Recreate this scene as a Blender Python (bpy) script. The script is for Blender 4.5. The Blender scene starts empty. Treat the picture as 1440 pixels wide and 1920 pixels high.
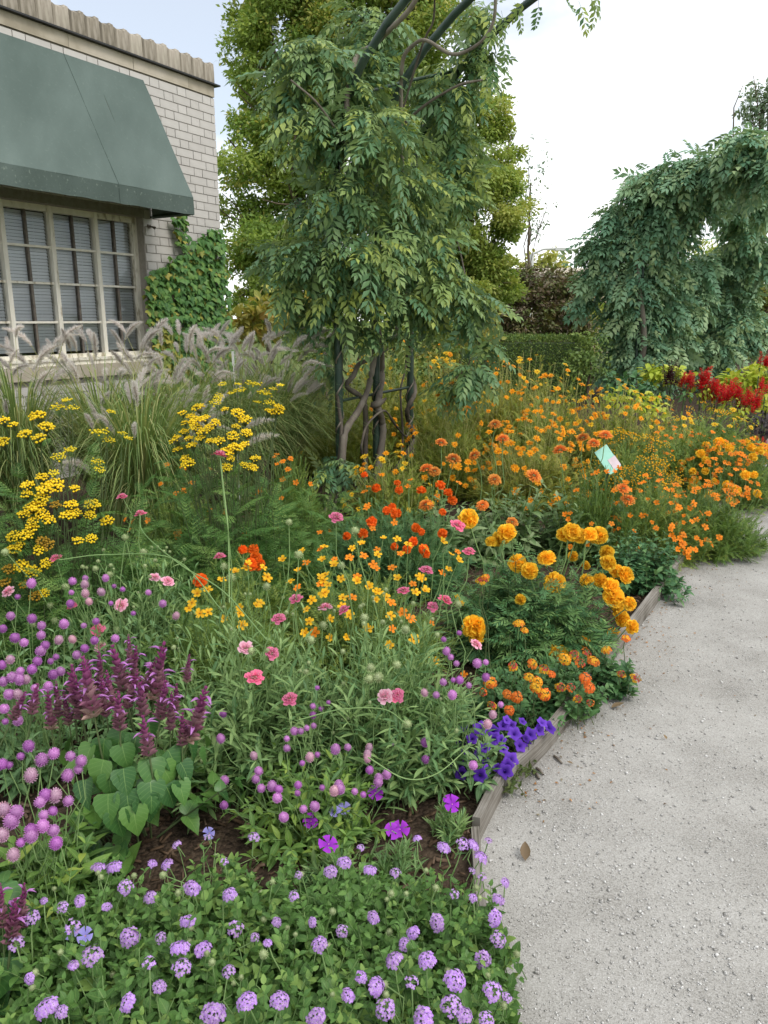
import bpy, math, random
import numpy as np
from mathutils import Matrix, Vector

random.seed(7)
RNG = np.random.default_rng(11)
SC = bpy.context.scene
COL = SC.collection

# ------------------------------------------------------------------ camera
CAM_Z, PITCH, FPX = 1.25, math.radians(14.0), 1442.0
cam_d = bpy.data.cameras.new('camera')
cam_d.sensor_fit = 'VERTICAL'; cam_d.sensor_height = 24.0
cam_d.lens = 24.0 * FPX / 1920.0
cam_d.clip_start = 0.05; cam_d.clip_end = 2000
cam = bpy.data.objects.new('camera', cam_d); COL.objects.link(cam)
cam.location = (0, 0, CAM_Z); cam.rotation_euler = (math.pi / 2 - PITCH, 0, 0)
SC.camera = cam

# ------------------------------------------------------------------ sky, sun, exposure
SUN_EL, SUN_AZ = math.radians(52), math.radians(125)      # azimuth clockwise from +Y
W = bpy.data.worlds.new('World'); SC.world = W; W.use_nodes = True
nt = W.node_tree; nt.nodes.clear()
def wn(t, **k):
    n = nt.nodes.new(t)
    for a, b in k.items(): setattr(n, a, b)
    return n
w_out = wn('ShaderNodeOutputWorld'); w_bg = wn('ShaderNodeBackground')
w_sky = wn('ShaderNodeTexSky', sky_type='NISHITA', sun_disc=False, sun_elevation=SUN_EL, sun_rotation=SUN_AZ)
w_sky.air_density = 1.0; w_sky.dust_density = 1.0; w_sky.ozone_density = 1.0
w_tc = wn('ShaderNodeTexCoord'); w_map = wn('ShaderNodeMapping')
w_map.inputs['Location'].default_value = (12.33, 6.39, 2.97); w_map.inputs['Scale'].default_value = (1, 1, 2.2)
w_no = wn('ShaderNodeTexNoise'); w_no.inputs['Scale'].default_value = 1.6; w_no.inputs['Detail'].default_value = 7
w_no.inputs['Roughness'].default_value = 0.55
w_rp = wn('ShaderNodeValToRGB'); w_rp.color_ramp.elements[0].position = 0.40; w_rp.color_ramp.elements[1].position = 0.56
w_rp.color_ramp.elements[0].color = (0.34, 0.34, 0.34, 1)
w_mx = wn('ShaderNodeMix', data_type='RGBA'); w_mx.inputs['B'].default_value = (10.6, 10.8, 10.9, 1)
L = nt.links.new
L(w_tc.outputs['Generated'], w_map.inputs['Vector']); L(w_map.outputs[0], w_no.inputs['Vector'])
L(w_no.outputs['Fac'], w_rp.inputs['Fac']); L(w_rp.outputs['Color'], w_mx.inputs['Factor'])
L(w_sky.outputs['Color'], w_mx.inputs['A']); L(w_mx.outputs['Result'], w_bg.inputs['Color'])
w_bg.inputs['Strength'].default_value = 0.11
L(w_bg.outputs[0], w_out.inputs['Surface'])
sun_d = bpy.data.lights.new('sun', 'SUN'); sun_d.energy = 1.3; sun_d.angle = math.radians(20); sun_d.color = (1.0, 0.96, 0.9)
sun = bpy.data.objects.new('sun', sun_d); COL.objects.link(sun)
sdir = Vector((math.sin(SUN_AZ) * math.cos(SUN_EL), math.cos(SUN_AZ) * math.cos(SUN_EL), math.sin(SUN_EL)))
sun.rotation_euler = sdir.to_track_quat('Z', 'Y').to_euler(); sun.location = sdir * 30
vs = SC.view_settings
vs.view_transform = 'Standard'; vs.look = 'None'; vs.gamma = 1.0; vs.use_curve_mapping = False; vs.exposure = 0.45
SC.cycles.max_bounces = 6; SC.cycles.diffuse_bounces = 4; SC.cycles.glossy_bounces = 2; SC.cycles.transmission_bounces = 4
SC.cycles.transparent_max_bounces = 4; SC.cycles.caustics_reflective = False; SC.cycles.caustics_refractive = False
SC.cycles.use_denoising = True

# ------------------------------------------------------------------ helpers
cP, sP = math.cos(PITCH), math.sin(PITCH)
def ray(u, v):
    x = (u - 720) / FPX; y = (960 - v) / FPX
    return np.array([x, cP + y * sP, -sP + y * cP])
EYE = np.array([0, 0, CAM_Z])
def at(u, v, z=0.0):
    d = ray(u, v); return EYE + d * ((z - CAM_Z) / d[2])
def aty(u, v, Y):
    d = ray(u, v); return EYE + d * (Y / d[1])
E = np.array([0.515, 0.857, 0.0]); E /= np.linalg.norm(E)      # along the path, away from the camera
NN = np.array([-E[1], E[0], 0.0])                              # from the path towards the building
def en(e, n, z=0.0): return E * e + NN * n + np.array([0, 0, z])
def lin(c):
    if isinstance(c, str):
        c = c.lstrip('#'); c = [int(c[i:i + 2], 16) / 255 for i in (0, 2, 4)]
    return tuple(x / 12.92 if x <= 0.04045 else ((x + 0.055) / 1.055) ** 2.4 for x in c) + (1.0,)
def unit(a):
    a = np.asarray(a, float); return a / np.maximum(np.linalg.norm(a, axis=-1, keepdims=True), 1e-9)
def U(a, b, n=None): return RNG.uniform(a, b, n)
def rdir(n): return unit(RNG.normal(size=(n, 3)))
UP = np.array([0, 0, 1.0])

class T:
    """a small triangle template: V verts, F tris, P per-vertex data (t along, s across, random, age), M material slot per face"""
    def __init__(s, V, F, P=None, M=None):
        s.V = np.asarray(V, float).reshape(-1, 3); s.F = np.asarray(F, int).reshape(-1, 3)
        s.P = np.zeros((len(s.V), 4)) if P is None else np.asarray(P, float)
        s.M = np.zeros(len(s.F), int) if M is None else np.asarray(M, int)
    def set(s, mat=None, rnd=None, age=None):
        r = T(s.V.copy(), s.F.copy(), s.P.copy(), s.M.copy())
        if mat is not None: r.M[:] = mat
        if rnd is not None: r.P[:, 2] = rnd
        if age is not None: r.P[:, 3] = age
        return r

class MB:
    def __init__(s): s.b = []; s.n = 0
    def raw(s, V, F, P=None, M=0):
        V = np.asarray(V, float).reshape(-1, 3); F = np.asarray(F, int).reshape(-1, 3)
        P = np.zeros((len(V), 4)) if P is None else P
        M = np.full(len(F), M, int) if np.isscalar(M) else M
        s.b.append((V, F + s.n, P, M)); s.n += len(V)
    def add(s, t, mats, rnd=None, age=None, mat=None):
        mats = np.asarray(mats).reshape(-1, 4, 4); N = len(mats)
        if N == 0: return
        V = np.einsum('nij,vj->nvi', mats[:, :3, :3], t.V) + mats[:, None, :3, 3]
        F = (t.F[None] + (np.arange(N) * len(t.V))[:, None, None]).reshape(-1, 3)
        P = np.repeat(t.P[None], N, 0).copy()
        P[:, :, 2] = (P[:, :, 2] + (U(0, 1, N) if rnd is None else np.broadcast_to(rnd, N))[:, None]) % 1.0
        if age is not None: P[:, :, 3] = np.broadcast_to(age, N)[:, None]
        M = np.tile(t.M if mat is None else np.full(len(t.M), mat), N)
        s.raw(V.reshape(-1, 3), F, P.reshape(-1, 4), M)
    def tubes(s, Pts, R, sides=4, mat=0, rnd=None):
        """Pts (N,k,3), R (N,k) or (k,)"""
        Pts = np.asarray(Pts, float)
        if Pts.ndim == 2: Pts = Pts[None]
        N, k, _ = Pts.shape
        R = np.broadcast_to(np.asarray(R, float), (N, k))
        Tn = unit(np.gradient(Pts, axis=1))
        ref = np.where(np.abs(Tn[..., 2:3]) > 0.9, np.array([1.0, 0, 0]), UP)
        A = unit(np.cross(Tn, ref)); B = np.cross(Tn, A)
        ang = np.arange(sides) * 2 * math.pi / sides
        V = Pts[:, :, None] + R[:, :, None, None] * (A[:, :, None] * np.cos(ang)[:, None] + B[:, :, None] * np.sin(ang)[:, None])
        i, j = np.meshgrid(np.arange(k - 1), np.arange(sides), indexing='ij')
        a = i * sides + j; b = i * sides + (j + 1) % sides; c = a + sides; d = b + sides
        F1 = np.concatenate([np.stack([a, b, d], -1).reshape(-1, 3), np.stack([a, d, c], -1).reshape(-1, 3)])
        F = (F1[None] + (np.arange(N) * k * sides)[:, None, None]).reshape(-1, 3)
        P = np.zeros((N, k, sides, 4)); P[..., 0] = np.linspace(0, 1, k)[None, :, None]
        P[..., 2] = (U(0, 1, N) if rnd is None else rnd)[:, None, None] if rnd is None or not np.isscalar(rnd) else rnd
        s.raw(V.reshape(-1, 3), F, P.reshape(-1, 4), mat)
    def box(s, c, size, ax=None, mat=0, ch=0.0):
        c = np.asarray(c, float); h = np.asarray(size, float) / 2
        ax = np.eye(3) if ax is None else np.asarray(ax)
        V = np.array([[x, y, z] for x in (-1, 1) for y in (-1, 1) for z in (-1, 1)]) * h
        F = [(0, 1, 3), (0, 3, 2), (4, 6, 7), (4, 7, 5), (0, 4, 5), (0, 5, 1), (2, 3, 7), (2, 7, 6), (0, 2, 6), (0, 6, 4), (1, 5, 7), (1, 7, 3)]
        # flat-shaded: split the faces
        Vf = V[np.array(F)].reshape(-1, 3) @ ax + c
        P = np.zeros((36, 4)); P[:, 2] = U(0, 1)
        s.raw(Vf, np.arange(36).reshape(-1, 3), P, mat)
    def arrays(s):
        return [np.concatenate([x[i] for x in s.b]) for i in range(4)]
    def tmpl(s):
        V, F, P, M = s.arrays(); return T(V, F, P, M)
    def mesh(s, name, mats, off=(0, 0, 0), smooth=True):
        V, F, P, M = s.arrays()
        return mk_mesh(name, V - np.asarray(off), F, P, M, mats, smooth)

def mk_mesh(name, V, F, P, M, mats, smooth=True):
    me = bpy.data.meshes.new(name)
    n, m = len(V), len(F)
    me.vertices.add(n); me.vertices.foreach_set('co', np.ascontiguousarray(V, np.float32).ravel())
    me.loops.add(3 * m); me.loops.foreach_set('vertex_index', np.ascontiguousarray(F, np.int32).ravel())
    me.polygons.add(m); me.polygons.foreach_set('loop_start', np.arange(0, 3 * m, 3, dtype=np.int32))
    for x in (mats if isinstance(mats, (list, tuple)) else [mats]): me.materials.append(x)
    me.polygons.foreach_set('material_index', np.ascontiguousarray(M, np.int32))
    if smooth: me.polygons.foreach_set('use_smooth', np.ones(m, bool))
    at_ = me.attributes.new('pc', 'FLOAT_COLOR', 'POINT')
    at_.data.foreach_set('color', np.ascontiguousarray(P, np.float32).ravel())
    me.update(calc_edges=True)
    return me
def tmesh(name, t, mats, smooth=True): return mk_mesh(name, t.V, t.F, t.P, t.M, mats, smooth)

def tag(o, label=None, cat=None, group=None, kind=None):
    if label: o['label'] = label
    if cat: o['category'] = cat
    if group: o['group'] = group
    if kind: o['kind'] = kind
    return o
def obj(name, me, parent=None, loc=None, M=None):
    o = bpy.data.objects.new(name, me); COL.objects.link(o)
    if parent is not None: o.parent = parent
    if M is not None:
        M = np.array(M, float)
        p = parent
        while p is not None: M[:3, 3] -= np.array(p.location); p = p.parent
        o.matrix_basis = Matrix(M.tolist())
    elif loc is not None: o.location = tuple(loc)
    return o
def thing(name, label, cat, base, group=None):
    o = bpy.data.objects.new(name, None); COL.objects.link(o)
    o.empty_display_size = 0.05; o.location = tuple(float(x) for x in base)
    return tag(o, label, cat, group)
def wpart(mb, name, mats, parent, kind=None, smooth=True):
    """mesh given in world coordinates, as a child of an unrotated parent"""
    off = np.zeros(3); p = parent
    while p is not None: off += np.array(p.location); p = p.parent
    o = obj(name, mb.mesh(name, mats, off, smooth), parent)
    if kind: o['kind'] = kind
    return o

def frames(pos, y, zh, sc=1.0, wid=None):
    pos = np.atleast_2d(pos); N = len(pos)
    y = unit(np.broadcast_to(y, (N, 3))); zh = np.broadcast_to(zh, (N, 3)) + 1e-4
    x = unit(np.cross(y, zh)); z = np.cross(x, y)
    sc = np.broadcast_to(np.asarray(sc, float), N); wd = sc if wid is None else sc * np.broadcast_to(wid, N)
    M = np.zeros((N, 4, 4)); M[:, 3, 3] = 1
    M[:, :3, 0] = x * wd[:, None]; M[:, :3, 1] = y * sc[:, None]; M[:, :3, 2] = z * sc[:, None]; M[:, :3, 3] = pos
    return M
def zframes(pos, z, sc=1.0, spin=None):
    """frames whose local Z is the given direction, with a random spin"""
    pos = np.atleast_2d(pos); N = len(pos)
    z = unit(np.broadcast_to(z, (N, 3)))
    a = unit(np.cross(z, unit(rdir(N)))); b = np.cross(z, a)
    sc = np.broadcast_to(np.asarray(sc, float), N)
    M = np.zeros((N, 4, 4)); M[:, 3, 3] = 1
    M[:, :3, 0] = a * sc[:, None]; M[:, :3, 1] = b * sc[:, None]; M[:, :3, 2] = z * sc[:, None]; M[:, :3, 3] = pos
    return M
def bez(a, c, b, k):
    t = np.linspace(0, 1, k)[None, :, None]; a, c, b = [np.atleast_2d(x)[:, None] for x in (a, c, b)]
    return a * (1 - t) ** 2 + c * 2 * t * (1 - t) + b * t * t
def catmull(pts, per=6):
    p = np.asarray(pts, float); p = np.vstack([2 * p[0] - p[1], p, 2 * p[-1] - p[-2]])
    out = []
    for i in range(1, len(p) - 2):
        for t in np.linspace(0, 1, per, endpoint=False):
            a, b, c, d = p[i - 1], p[i], p[i + 1], p[i + 2]
            out.append(.5 * (2 * b + (c - a) * t + (2 * a - 5 * b + 4 * c - d) * t * t + (3 * b - a - 3 * c + d) * t ** 3))
    out.append(p[-2]); return np.array(out)

# ------------------------------------------------------------------ materials
def new_mat(name):
    m = bpy.data.materials.new(name); m.use_nodes = True; m.node_tree.nodes.clear(); return m
def rampnode(nt, stops):
    r = nt.nodes.new('ShaderNodeValToRGB'); cr = r.color_ramp
    while len(cr.elements) > 1: cr.elements.remove(cr.elements[-1])
    for i, (p, c) in enumerate(stops):
        e = cr.elements[0] if i == 0 else cr.elements.new(p)
        e.position = p; e.color = lin(c)
    return r
def mnode(nt, op, a, b=None, c=None):
    n = nt.nodes.new('ShaderNodeMath'); n.operation = op
    for i, x in enumerate((a, b, c)):
        if x is None: continue
        if isinstance(x, (int, float)): n.inputs[i].default_value = x
        else: nt.links.new(x, n.inputs[i])
    return n.outputs[0]
def mixc(nt, f, a, b, mode='MIX'):
    n = nt.nodes.new('ShaderNodeMix'); n.data_type = 'RGBA'; n.blend_type = mode
    for k, x in (('Factor', f), ('A', a), ('B', b)):
        if isinstance(x, (int, float)): n.inputs[k].default_value = x
        elif isinstance(x, (tuple, list)): n.inputs[k].default_value = x
        elif isinstance(x, str): n.inputs[k].default_value = lin(x)
        else: nt.links.new(x, n.inputs[k])
    return n.outputs['Result']
def pcnode(nt):
    a = nt.nodes.new('ShaderNodeAttribute'); a.attribute_name = 'pc'
    s = nt.nodes.new('ShaderNodeSeparateColor'); nt.links.new(a.outputs['Color'], s.inputs[0])
    oi = nt.nodes.new('ShaderNodeObjectInfo')
    r = mnode(nt, 'FRACT', mnode(nt, 'ADD', s.outputs[2], oi.outputs['Random']))
    return s.outputs[0], s.outputs[1], r, a.outputs['Alpha']
def finish(nt, col, rough=0.5, spec=0.3, trans=0.0, bump=None, tcol=None):
    p = nt.nodes.new('ShaderNodeBsdfPrincipled'); o = nt.nodes.new('ShaderNodeOutputMaterial')
    nt.links.new(col, p.inputs['Base Color'])
    if isinstance(rough, (int, float)): p.inputs['Roughness'].default_value = rough
    else: nt.links.new(rough, p.inputs['Roughness'])
    p.inputs['Specular IOR Level'].default_value = spec
    if bump is not None: nt.links.new(bump, p.inputs['Normal'])
    if trans > 0:
        tr = nt.nodes.new('ShaderNodeBsdfTranslucent'); nt.links.new(tcol if tcol is not None else col, tr.inputs['Color'])
        mx = nt.nodes.new('ShaderNodeMixShader'); mx.inputs[0].default_value = trans
        nt.links.new(p.outputs[0], mx.inputs[1]); nt.links.new(tr.outputs[0], mx.inputs[2]); nt.links.new(mx.outputs[0], o.inputs[0])
    else: nt.links.new(p.outputs[0], o.inputs[0])
def leaf_mat(name, stops, rib=None, ribw=0.10, veins=0.0, trans=0.28, rough=0.48, spec=0.26, under=None, old=None):
    """stops: leaf colours over the per-leaf random; rib: midrib colour"""
    m = new_mat(name); nt = m.node_tree
    t, s, r, age = pcnode(nt)
    if isinstance(stops[0], str): stops = [(i / max(1, len(stops) - 1), c) for i, c in enumerate(stops)]
    rp = rampnode(nt, stops); nt.links.new(r, rp.inputs[0]); col = rp.outputs[0]
    if old: col = mixc(nt, age, col, old)
    tc = nt.nodes.new('ShaderNodeTexCoord')
    no = nt.nodes.new('ShaderNodeTexNoise'); no.inputs['Scale'].default_value = 60; no.inputs['Detail'].default_value = 3
    nt.links.new(tc.outputs['Object'], no.inputs['Vector'])
    col = mixc(nt, mnode(nt, 'MULTIPLY', mnode(nt, 'SUBTRACT', no.outputs['Fac'], 0.35), 0.7), col, mixc(nt, 0.5, col, '#8a9a48', 'MULTIPLY'))
    if rib:
        a = mnode(nt, 'ABSOLUTE', s)
        f = mnode(nt, 'SUBTRACT', 1.0, mnode(nt, 'MULTIPLY', a, 1 / ribw)); f = mnode(nt, 'MAXIMUM', f, 0.0)
        if veins:
            v = mnode(nt, 'FRACT', mnode(nt, 'MULTIPLY', mnode(nt, 'SUBTRACT', t, mnode(nt, 'MULTIPLY', a, 0.25)), 7.0))
            v = mnode(nt, 'MAXIMUM', mnode(nt, 'SUBTRACT', 1.0, mnode(nt, 'MULTIPLY', v, 6.0)), 0.0)
            f = mnode(nt, 'MAXIMUM', f, mnode(nt, 'MULTIPLY', v, veins))
        col = mixc(nt, mnode(nt, 'MULTIPLY', f, 0.75), col, rib)
    if under:
        g = nt.nodes.new('ShaderNodeNewGeometry'); col = mixc(nt, g.outputs['Backfacing'], col, mixc(nt, 0.45, col, under))
    tcol = mixc(nt, 0.5, col, mixc(nt, 1.0, col, '#f2e66a', 'MULTIPLY'))
    finish(nt, col, rough, spec, trans, None, tcol)
    return m
def petal_mat(name, base, tip, alt=None, age=None, rough=0.6, trans=0.3, altf=0.5):
    """base -> tip along the petal; alt: colour some flowers lean to; age: colour of old florets"""
    m = new_mat(name); nt = m.node_tree
    t, s, r, a = pcnode(nt)
    col = mixc(nt, t, base, tip)
    if alt: col = mixc(nt, mnode(nt, 'MULTIPLY', r, altf), col, alt)
    if age: col = mixc(nt, a, col, age)
    hv = nt.nodes.new('ShaderNodeHueSaturation'); nt.links.new(col, hv.inputs['Color'])
    nt.links.new(mnode(nt, 'ADD', 0.78, mnode(nt, 'MULTIPLY', r, 0.4)), hv.inputs['Value'])
    finish(nt, hv.outputs[0], rough, 0.25, trans)
    return m
def plain_mat(name, stops, rough=0.7, spec=0.2, scale=12, bump=0.0, stretch=None, detail=5, metal=0.0):
    m = new_mat(name); nt = m.node_tree
    t, s, r, a = pcnode(nt)
    tc = nt.nodes.new('ShaderNodeTexCoord'); mp = nt.nodes.new('ShaderNodeMapping')
    if stretch: mp.inputs['Scale'].default_value = stretch
    nt.links.new(tc.outputs['Object'], mp.inputs[0])
    no = nt.nodes.new('ShaderNodeTexNoise'); no.inputs['Scale'].default_value = scale; no.inputs['Detail'].default_value = detail
    nt.links.new(mp.outputs[0], no.inputs['Vector'])
    if isinstance(stops[0], str): stops = [(0.3 + 0.4 * i / max(1, len(stops) - 1), c) for i, c in enumerate(stops)]
    rp = rampnode(nt, stops)
    nt.links.new(mnode(nt, 'ADD', no.outputs['Fac'], mnode(nt, 'MULTIPLY', mnode(nt, 'SUBTRACT', r, 0.5), 0.25)), rp.inputs[0])
    bp = None
    if bump:
        b = nt.nodes.new('ShaderNodeBump'); b.inputs['Strength'].default_value = bump; b.inputs['Distance'].default_value = 0.01
        nt.links.new(no.outputs['Fac'], b.inputs['Height']); bp = b.outputs[0]
    finish(nt, rp.outputs[0], rough, spec, 0, bp)
    return m

# ------------------------------------------------------------------ leaf and petal templates (unit length along +Y, face up)
def leaf(w=0.4, rows=4, shape='ovate', fold=0.12, curl=0.25, serr=0.0, wave=0.0, pet=0.0, notch=0.0, t0=0.0):
    V, P = [], []
    for i in range(rows + 1):
        t = i / rows
        if shape == 'ovate': h = math.sin(math.pi * t ** 0.75) ** 0.85
        elif shape == 'lance': h = math.sin(math.pi * t ** 0.85)
        elif shape == 'oblan': h = math.sin(math.pi * min(1, t ** 1.6)) * 0.95 + 0.06 * (1 - t)
        elif shape == 'heart': h = (math.sin(math.pi * min(1.0, (t + 0.12) / 1.12) ** 0.62)) ** 0.9
        elif shape == 'petal': h = 0.35 + 0.65 * math.sin(math.pi * 0.5 * min(1, t * 1.35)) if t < 1 else 0.72
        elif shape == 'wedge': h = 0.15 + 0.85 * t
        else: h = 1 - t
        h = max(h, 0.02 if (i == rows and shape != 'petal' and shape != 'wedge') else 0.03)
        hw = 0.5 * w * h * (1 + (serr if i % 2 else -serr))
        y = t * (1 + pet) ; z = -curl * t * t + (wave * (1 if i % 2 else -1))
        f = fold * hw * 2
        yl = y - (notch if i == rows else 0) * 0
        V += [(-hw, yl, z + f), (0, y - (notch if i == rows else 0), z), (hw, yl, z + f)]
        P += [(t, -1, 0, 0), (t, 0, 0, 0), (t, 1, 0, 0)]
    F = []
    for i in range(rows):
        a = 3 * i
        for k in (0, 1):
            F += [(a + k, a + k + 1, a + k + 4), (a + k, a + k + 4, a + k + 3)]
    return T(V, F, P)
def quadleaf(w=0.45, fold=0.1, curl=0.1):
    V = [(0, 0, 0), (-w / 2, .45, fold * w), (w / 2, .45, fold * w), (0, 1, -curl)]
    return T(V, [(0, 2, 1), (1, 2, 3)], [(0, 0, 0, 0), (.45, -.6, 0, 0), (.45, .6, 0, 0), (1, 0, 0, 0)])
def pinnate(npairs, leaflet, ll=0.28, start=0.18, curl=0.35, ang=62, term=True, rach=0.008, prof=None, droop=0.15):
    """compound leaf: rachis along +Y of unit length"""
    mb = MB()
    def pt(t): return np.array([0, t - 0.06 * t * t, -curl * t * t])
    kr = 5 if ll < .3 or npairs < 6 else 3
    ts = np.linspace(0, 1, kr)
    if rach > 0: mb.tubes(np.array([[pt(t) for t in ts]]), np.linspace(rach, rach * .4, kr), 3, mat=1)
    pos, ydir, sc = [], [], []
    for i in range(npairs):
        t = start + (0.95 - start) * i / max(1, npairs - 1); k = 1.0 if prof is None else prof(t)
        for sgn in (-1, 1):
            a = math.radians(ang - 18 * t + RNG.normal() * 5)
            d = np.array([sgn * math.sin(a), math.cos(a), -droop - 0.7 * curl * t + RNG.normal() * 0.07])
            pos.append(pt(t)); ydir.append(d); sc.append(ll * k * U(.9, 1.08))
    if term: pos.append(pt(1)); ydir.append([0, 1, -curl * 1.4]); sc.append(ll * (1 if prof is None else prof(1)))
    mb.add(leaflet, frames(np.array(pos), np.array(ydir), UP, np.array(sc)), rnd=U(-.08, .08, len(pos)))
    t = mb.tmpl(); return t
def ring(mb, pet, n, r0, l, elev, z0=0.0, jit=0.1, mat=0, age=None, lj=0.08, wid=None):
    a = np.arange(n) * 2 * math.pi / n + U(0, 6.28) + RNG.normal(size=n) * jit
    el = np.radians(elev) + RNG.normal(size=n) * jit
    rad = np.stack([np.cos(a), np.sin(a), np.zeros(n)], -1)
    y = rad * np.cos(el)[:, None] + UP * np.sin(el)[:, None]
    zh = UP * np.cos(el)[:, None] - rad * np.sin(el)[:, None]
    mb.add(pet, frames(rad * r0 + UP * z0, y, zh, l * (1 + RNG.normal(size=n) * lj), wid), rnd=U(-.06, .06, n), mat=mat, age=age)
def fib(n, zmin=-1.0, zmax=1.0):
    i = np.arange(n) + .5; z = zmax - (zmax - zmin) * i / n; r = np.sqrt(np.maximum(0, 1 - z * z)); a = i * 2.39996
    return np.stack([r * np.cos(a), r * np.sin(a), z], -1)
def ellipsoid(mb, c, r, nu=8, nv=5, mat=0, rnd=0.0, age=0.0):
    V, P, F = [], [], []
    for j in range(nv + 1):
        th = math.pi * j / nv
        for i in range(nu):
            ph = 2 * math.pi * i / nu
            V.append((c[0] + r[0] * math.sin(th) * math.cos(ph), c[1] + r[1] * math.sin(th) * math.sin(ph), c[2] + r[2] * math.cos(th)))
            P.append((1 - j / nv, 0, rnd, age))
    for j in range(nv):
        for i in range(nu):
            a = j * nu + i; b = j * nu + (i + 1) % nu
            if j > 0: F.append((a, a + nu, b))
            if j < nv - 1: F.append((b, a + nu, b + nu))
    mb.raw(V, F, np.array(P), mat)
# ------------------------------------------------------------------ the materials in use
M_lantana = leaf_mat('lantana_leaf', ['#4c7038', '#5a8040', '#68904a', '#87a455'], '#86a25a', 0.08, 0.45, trans=.25)
M_lantana2 = leaf_mat('orange_lantana_leaf', ['#3f6640', '#4c7446', '#5a8350', '#6d9058'], '#7f9e62', 0.08, 0.4, trans=.22)
M_amar = leaf_mat('amaranth_leaf', ['#55783f', '#648a46', '#7fa24c', '#a3b552'], '#a8b878', 0.10, 0.3, trans=.3)
M_amar2 = leaf_mat('amaranth_leaf_grey', ['#5c8052', '#6b8f5c', '#7a9c68', '#8fac72'], '#a0b488', 0.10, 0.3, trans=.28)
M_salvia = leaf_mat('salvia_leaf', ['#365e32', '#436e36', '#557f3e', '#6c9446'], '#8cac62', 0.045, 0.45, trans=.2, rough=.4, spec=.4)
M_scab = leaf_mat('scabiosa_leaf', ['#5c8250', '#6c9058', '#7e9e60', '#98b270'], '#a3b98e', 0.12, 0, trans=.25)
M_mari = leaf_mat('marigold_leaf', ['#446e44', '#527c4a', '#648a50', '#7c9c5c'], '#6c8c60', 0.12, 0, trans=.2)
M_bush = leaf_mat('bush_leaf', ['#3f6a44', '#4d784c', '#5d8854', '#7ba066'], '#7c9c66', 0.10, 0.3, trans=.2)
M_fern = leaf_mat('tansy_leaf', ['#4c743a', '#5c8442', '#6e924a', '#88a456'], None, trans=.25)
M_gem = leaf_mat('gem_leaf', ['#5e7e3c', '#708e44', '#869e4c', '#a0ae58'], None, trans=.28)
M_cosl = leaf_mat('cosmos_leaf', ['#748e3c', '#8c9e46', '#a4ac4e', '#c0b85c'], None, trans=.28)
M_zinl = leaf_mat('zinnia_leaf', ['#5c7a4c', '#6c8a56', '#7f9a64', '#9fb082'], '#a0b086', 0.09, 0.3, trans=.28)
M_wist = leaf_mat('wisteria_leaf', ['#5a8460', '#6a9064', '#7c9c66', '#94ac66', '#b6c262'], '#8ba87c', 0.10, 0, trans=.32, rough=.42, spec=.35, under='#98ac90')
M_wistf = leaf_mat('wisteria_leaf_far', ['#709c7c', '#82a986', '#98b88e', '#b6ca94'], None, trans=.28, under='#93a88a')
M_ivy = leaf_mat('ivy_leaf', ['#406a38', '#4c783c', '#5c8742', '#74984a'], '#90aa62', 0.06, 0.4, trans=.2, old='#b0a446')
M_tree = leaf_mat('tree_leaf', ['#7c9c4c', '#90ac54', '#a4b85c', '#b8c266', '#ccca70'], None, trans=.45, old='#b0704c')
M_tree2 = leaf_mat('far_tree_leaf', ['#90a058', '#a4ae5c', '#b8bc66', '#c8c46c'], None, trans=.38, old='#a87a50')
M_treep = leaf_mat('pale_tree_leaf', ['#7c9478', '#8ea288', '#a0b096'], None, trans=.35)
M_purp = leaf_mat('purple_shrub_leaf', ['#62554a', '#70604f', '#7c6c52', '#7c7c48'], None, trans=.22, old='#6b7d42')
M_hedge = leaf_mat('hedge_leaf', ['#5a7440', '#6a8446', '#7c944c', '#98a856'], None, trans=.22)
M_yshrub = leaf_mat('yellow_shrub_leaf', ['#8c9648', '#a2a450', '#b8b45c', '#c0a058'], '#c8c080', .1, 0, trans=.35)
M_lime = leaf_mat('lime_leaf', ['#a6ba3c', '#b8c846', '#c8d254', '#d6d860'], None, trans=.35)
M_dark = leaf_mat('dark_leaf', ['#2c2c30', '#3a3438', '#44383c'], None, trans=.1)
M_grass = leaf_mat('fountain_grass_blade', ['#6c8a50', '#80985a', '#98aa66', '#c0be84'], None, trans=.3)
M_dry = leaf_mat('dry_leaf', ['#8a7458', '#a08a68', '#6e5c48'], None, trans=.2)
M_petl = leaf_mat('petunia_leaf', ['#50643a', '#5f7040', '#747c48'], None, trans=.25)
M_stem = plain_mat('green_stem', ['#6c8a52', '#86a066'], .5)
M_stemd = plain_mat('dark_stem', ['#4c5c3a', '#5e6c44'], .6)
M_straw = plain_mat('straw_stem', ['#a4a660', '#c0be7c'], .6)
M_bark = plain_mat('vine_bark', ['#4c463e', '#6a6258', '#867e72'], .85, .15, 9, .5, (1, 1, .25))
M_bark2 = plain_mat('tree_bark', ['#50483c', '#6a5e50', '#7a6e60'], .9, .1, 8, .5, (1, 1, .3))
M_iron = plain_mat('green_iron', ['#24362c', '#2c4034', '#3a4c40'], .42, .4, 14, .05)
P_purpl = petal_mat('lilac_floret', '#e8c8ec', '#bc88de', '#ac78d6', altf=.4)
P_orl_o = petal_mat('red_orange_floret', '#f0a030', '#ea6a30', '#e4502c')
P_orl_y = petal_mat('yellow_floret', '#f0c030', '#f4b428', '#f08c28')
P_orl_b = petal_mat('lantana_bud', '#b04038', '#d0504a')
P_amar = petal_mat('amaranth_bract', '#b066b4', '#e0a8dc', '#cc84c8', altf=.4)
P_amar2 = petal_mat('amaranth_faded', '#b87cac', '#e6c4d8', '#d2a094')
P_amar3 = petal_mat('amaranth_deep', '#9a4ca4', '#cc88cc', '#b468b8')
P_scab = petal_mat('scabiosa_pink', '#d64a78', '#ee8ab0', '#e8607c')
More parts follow.
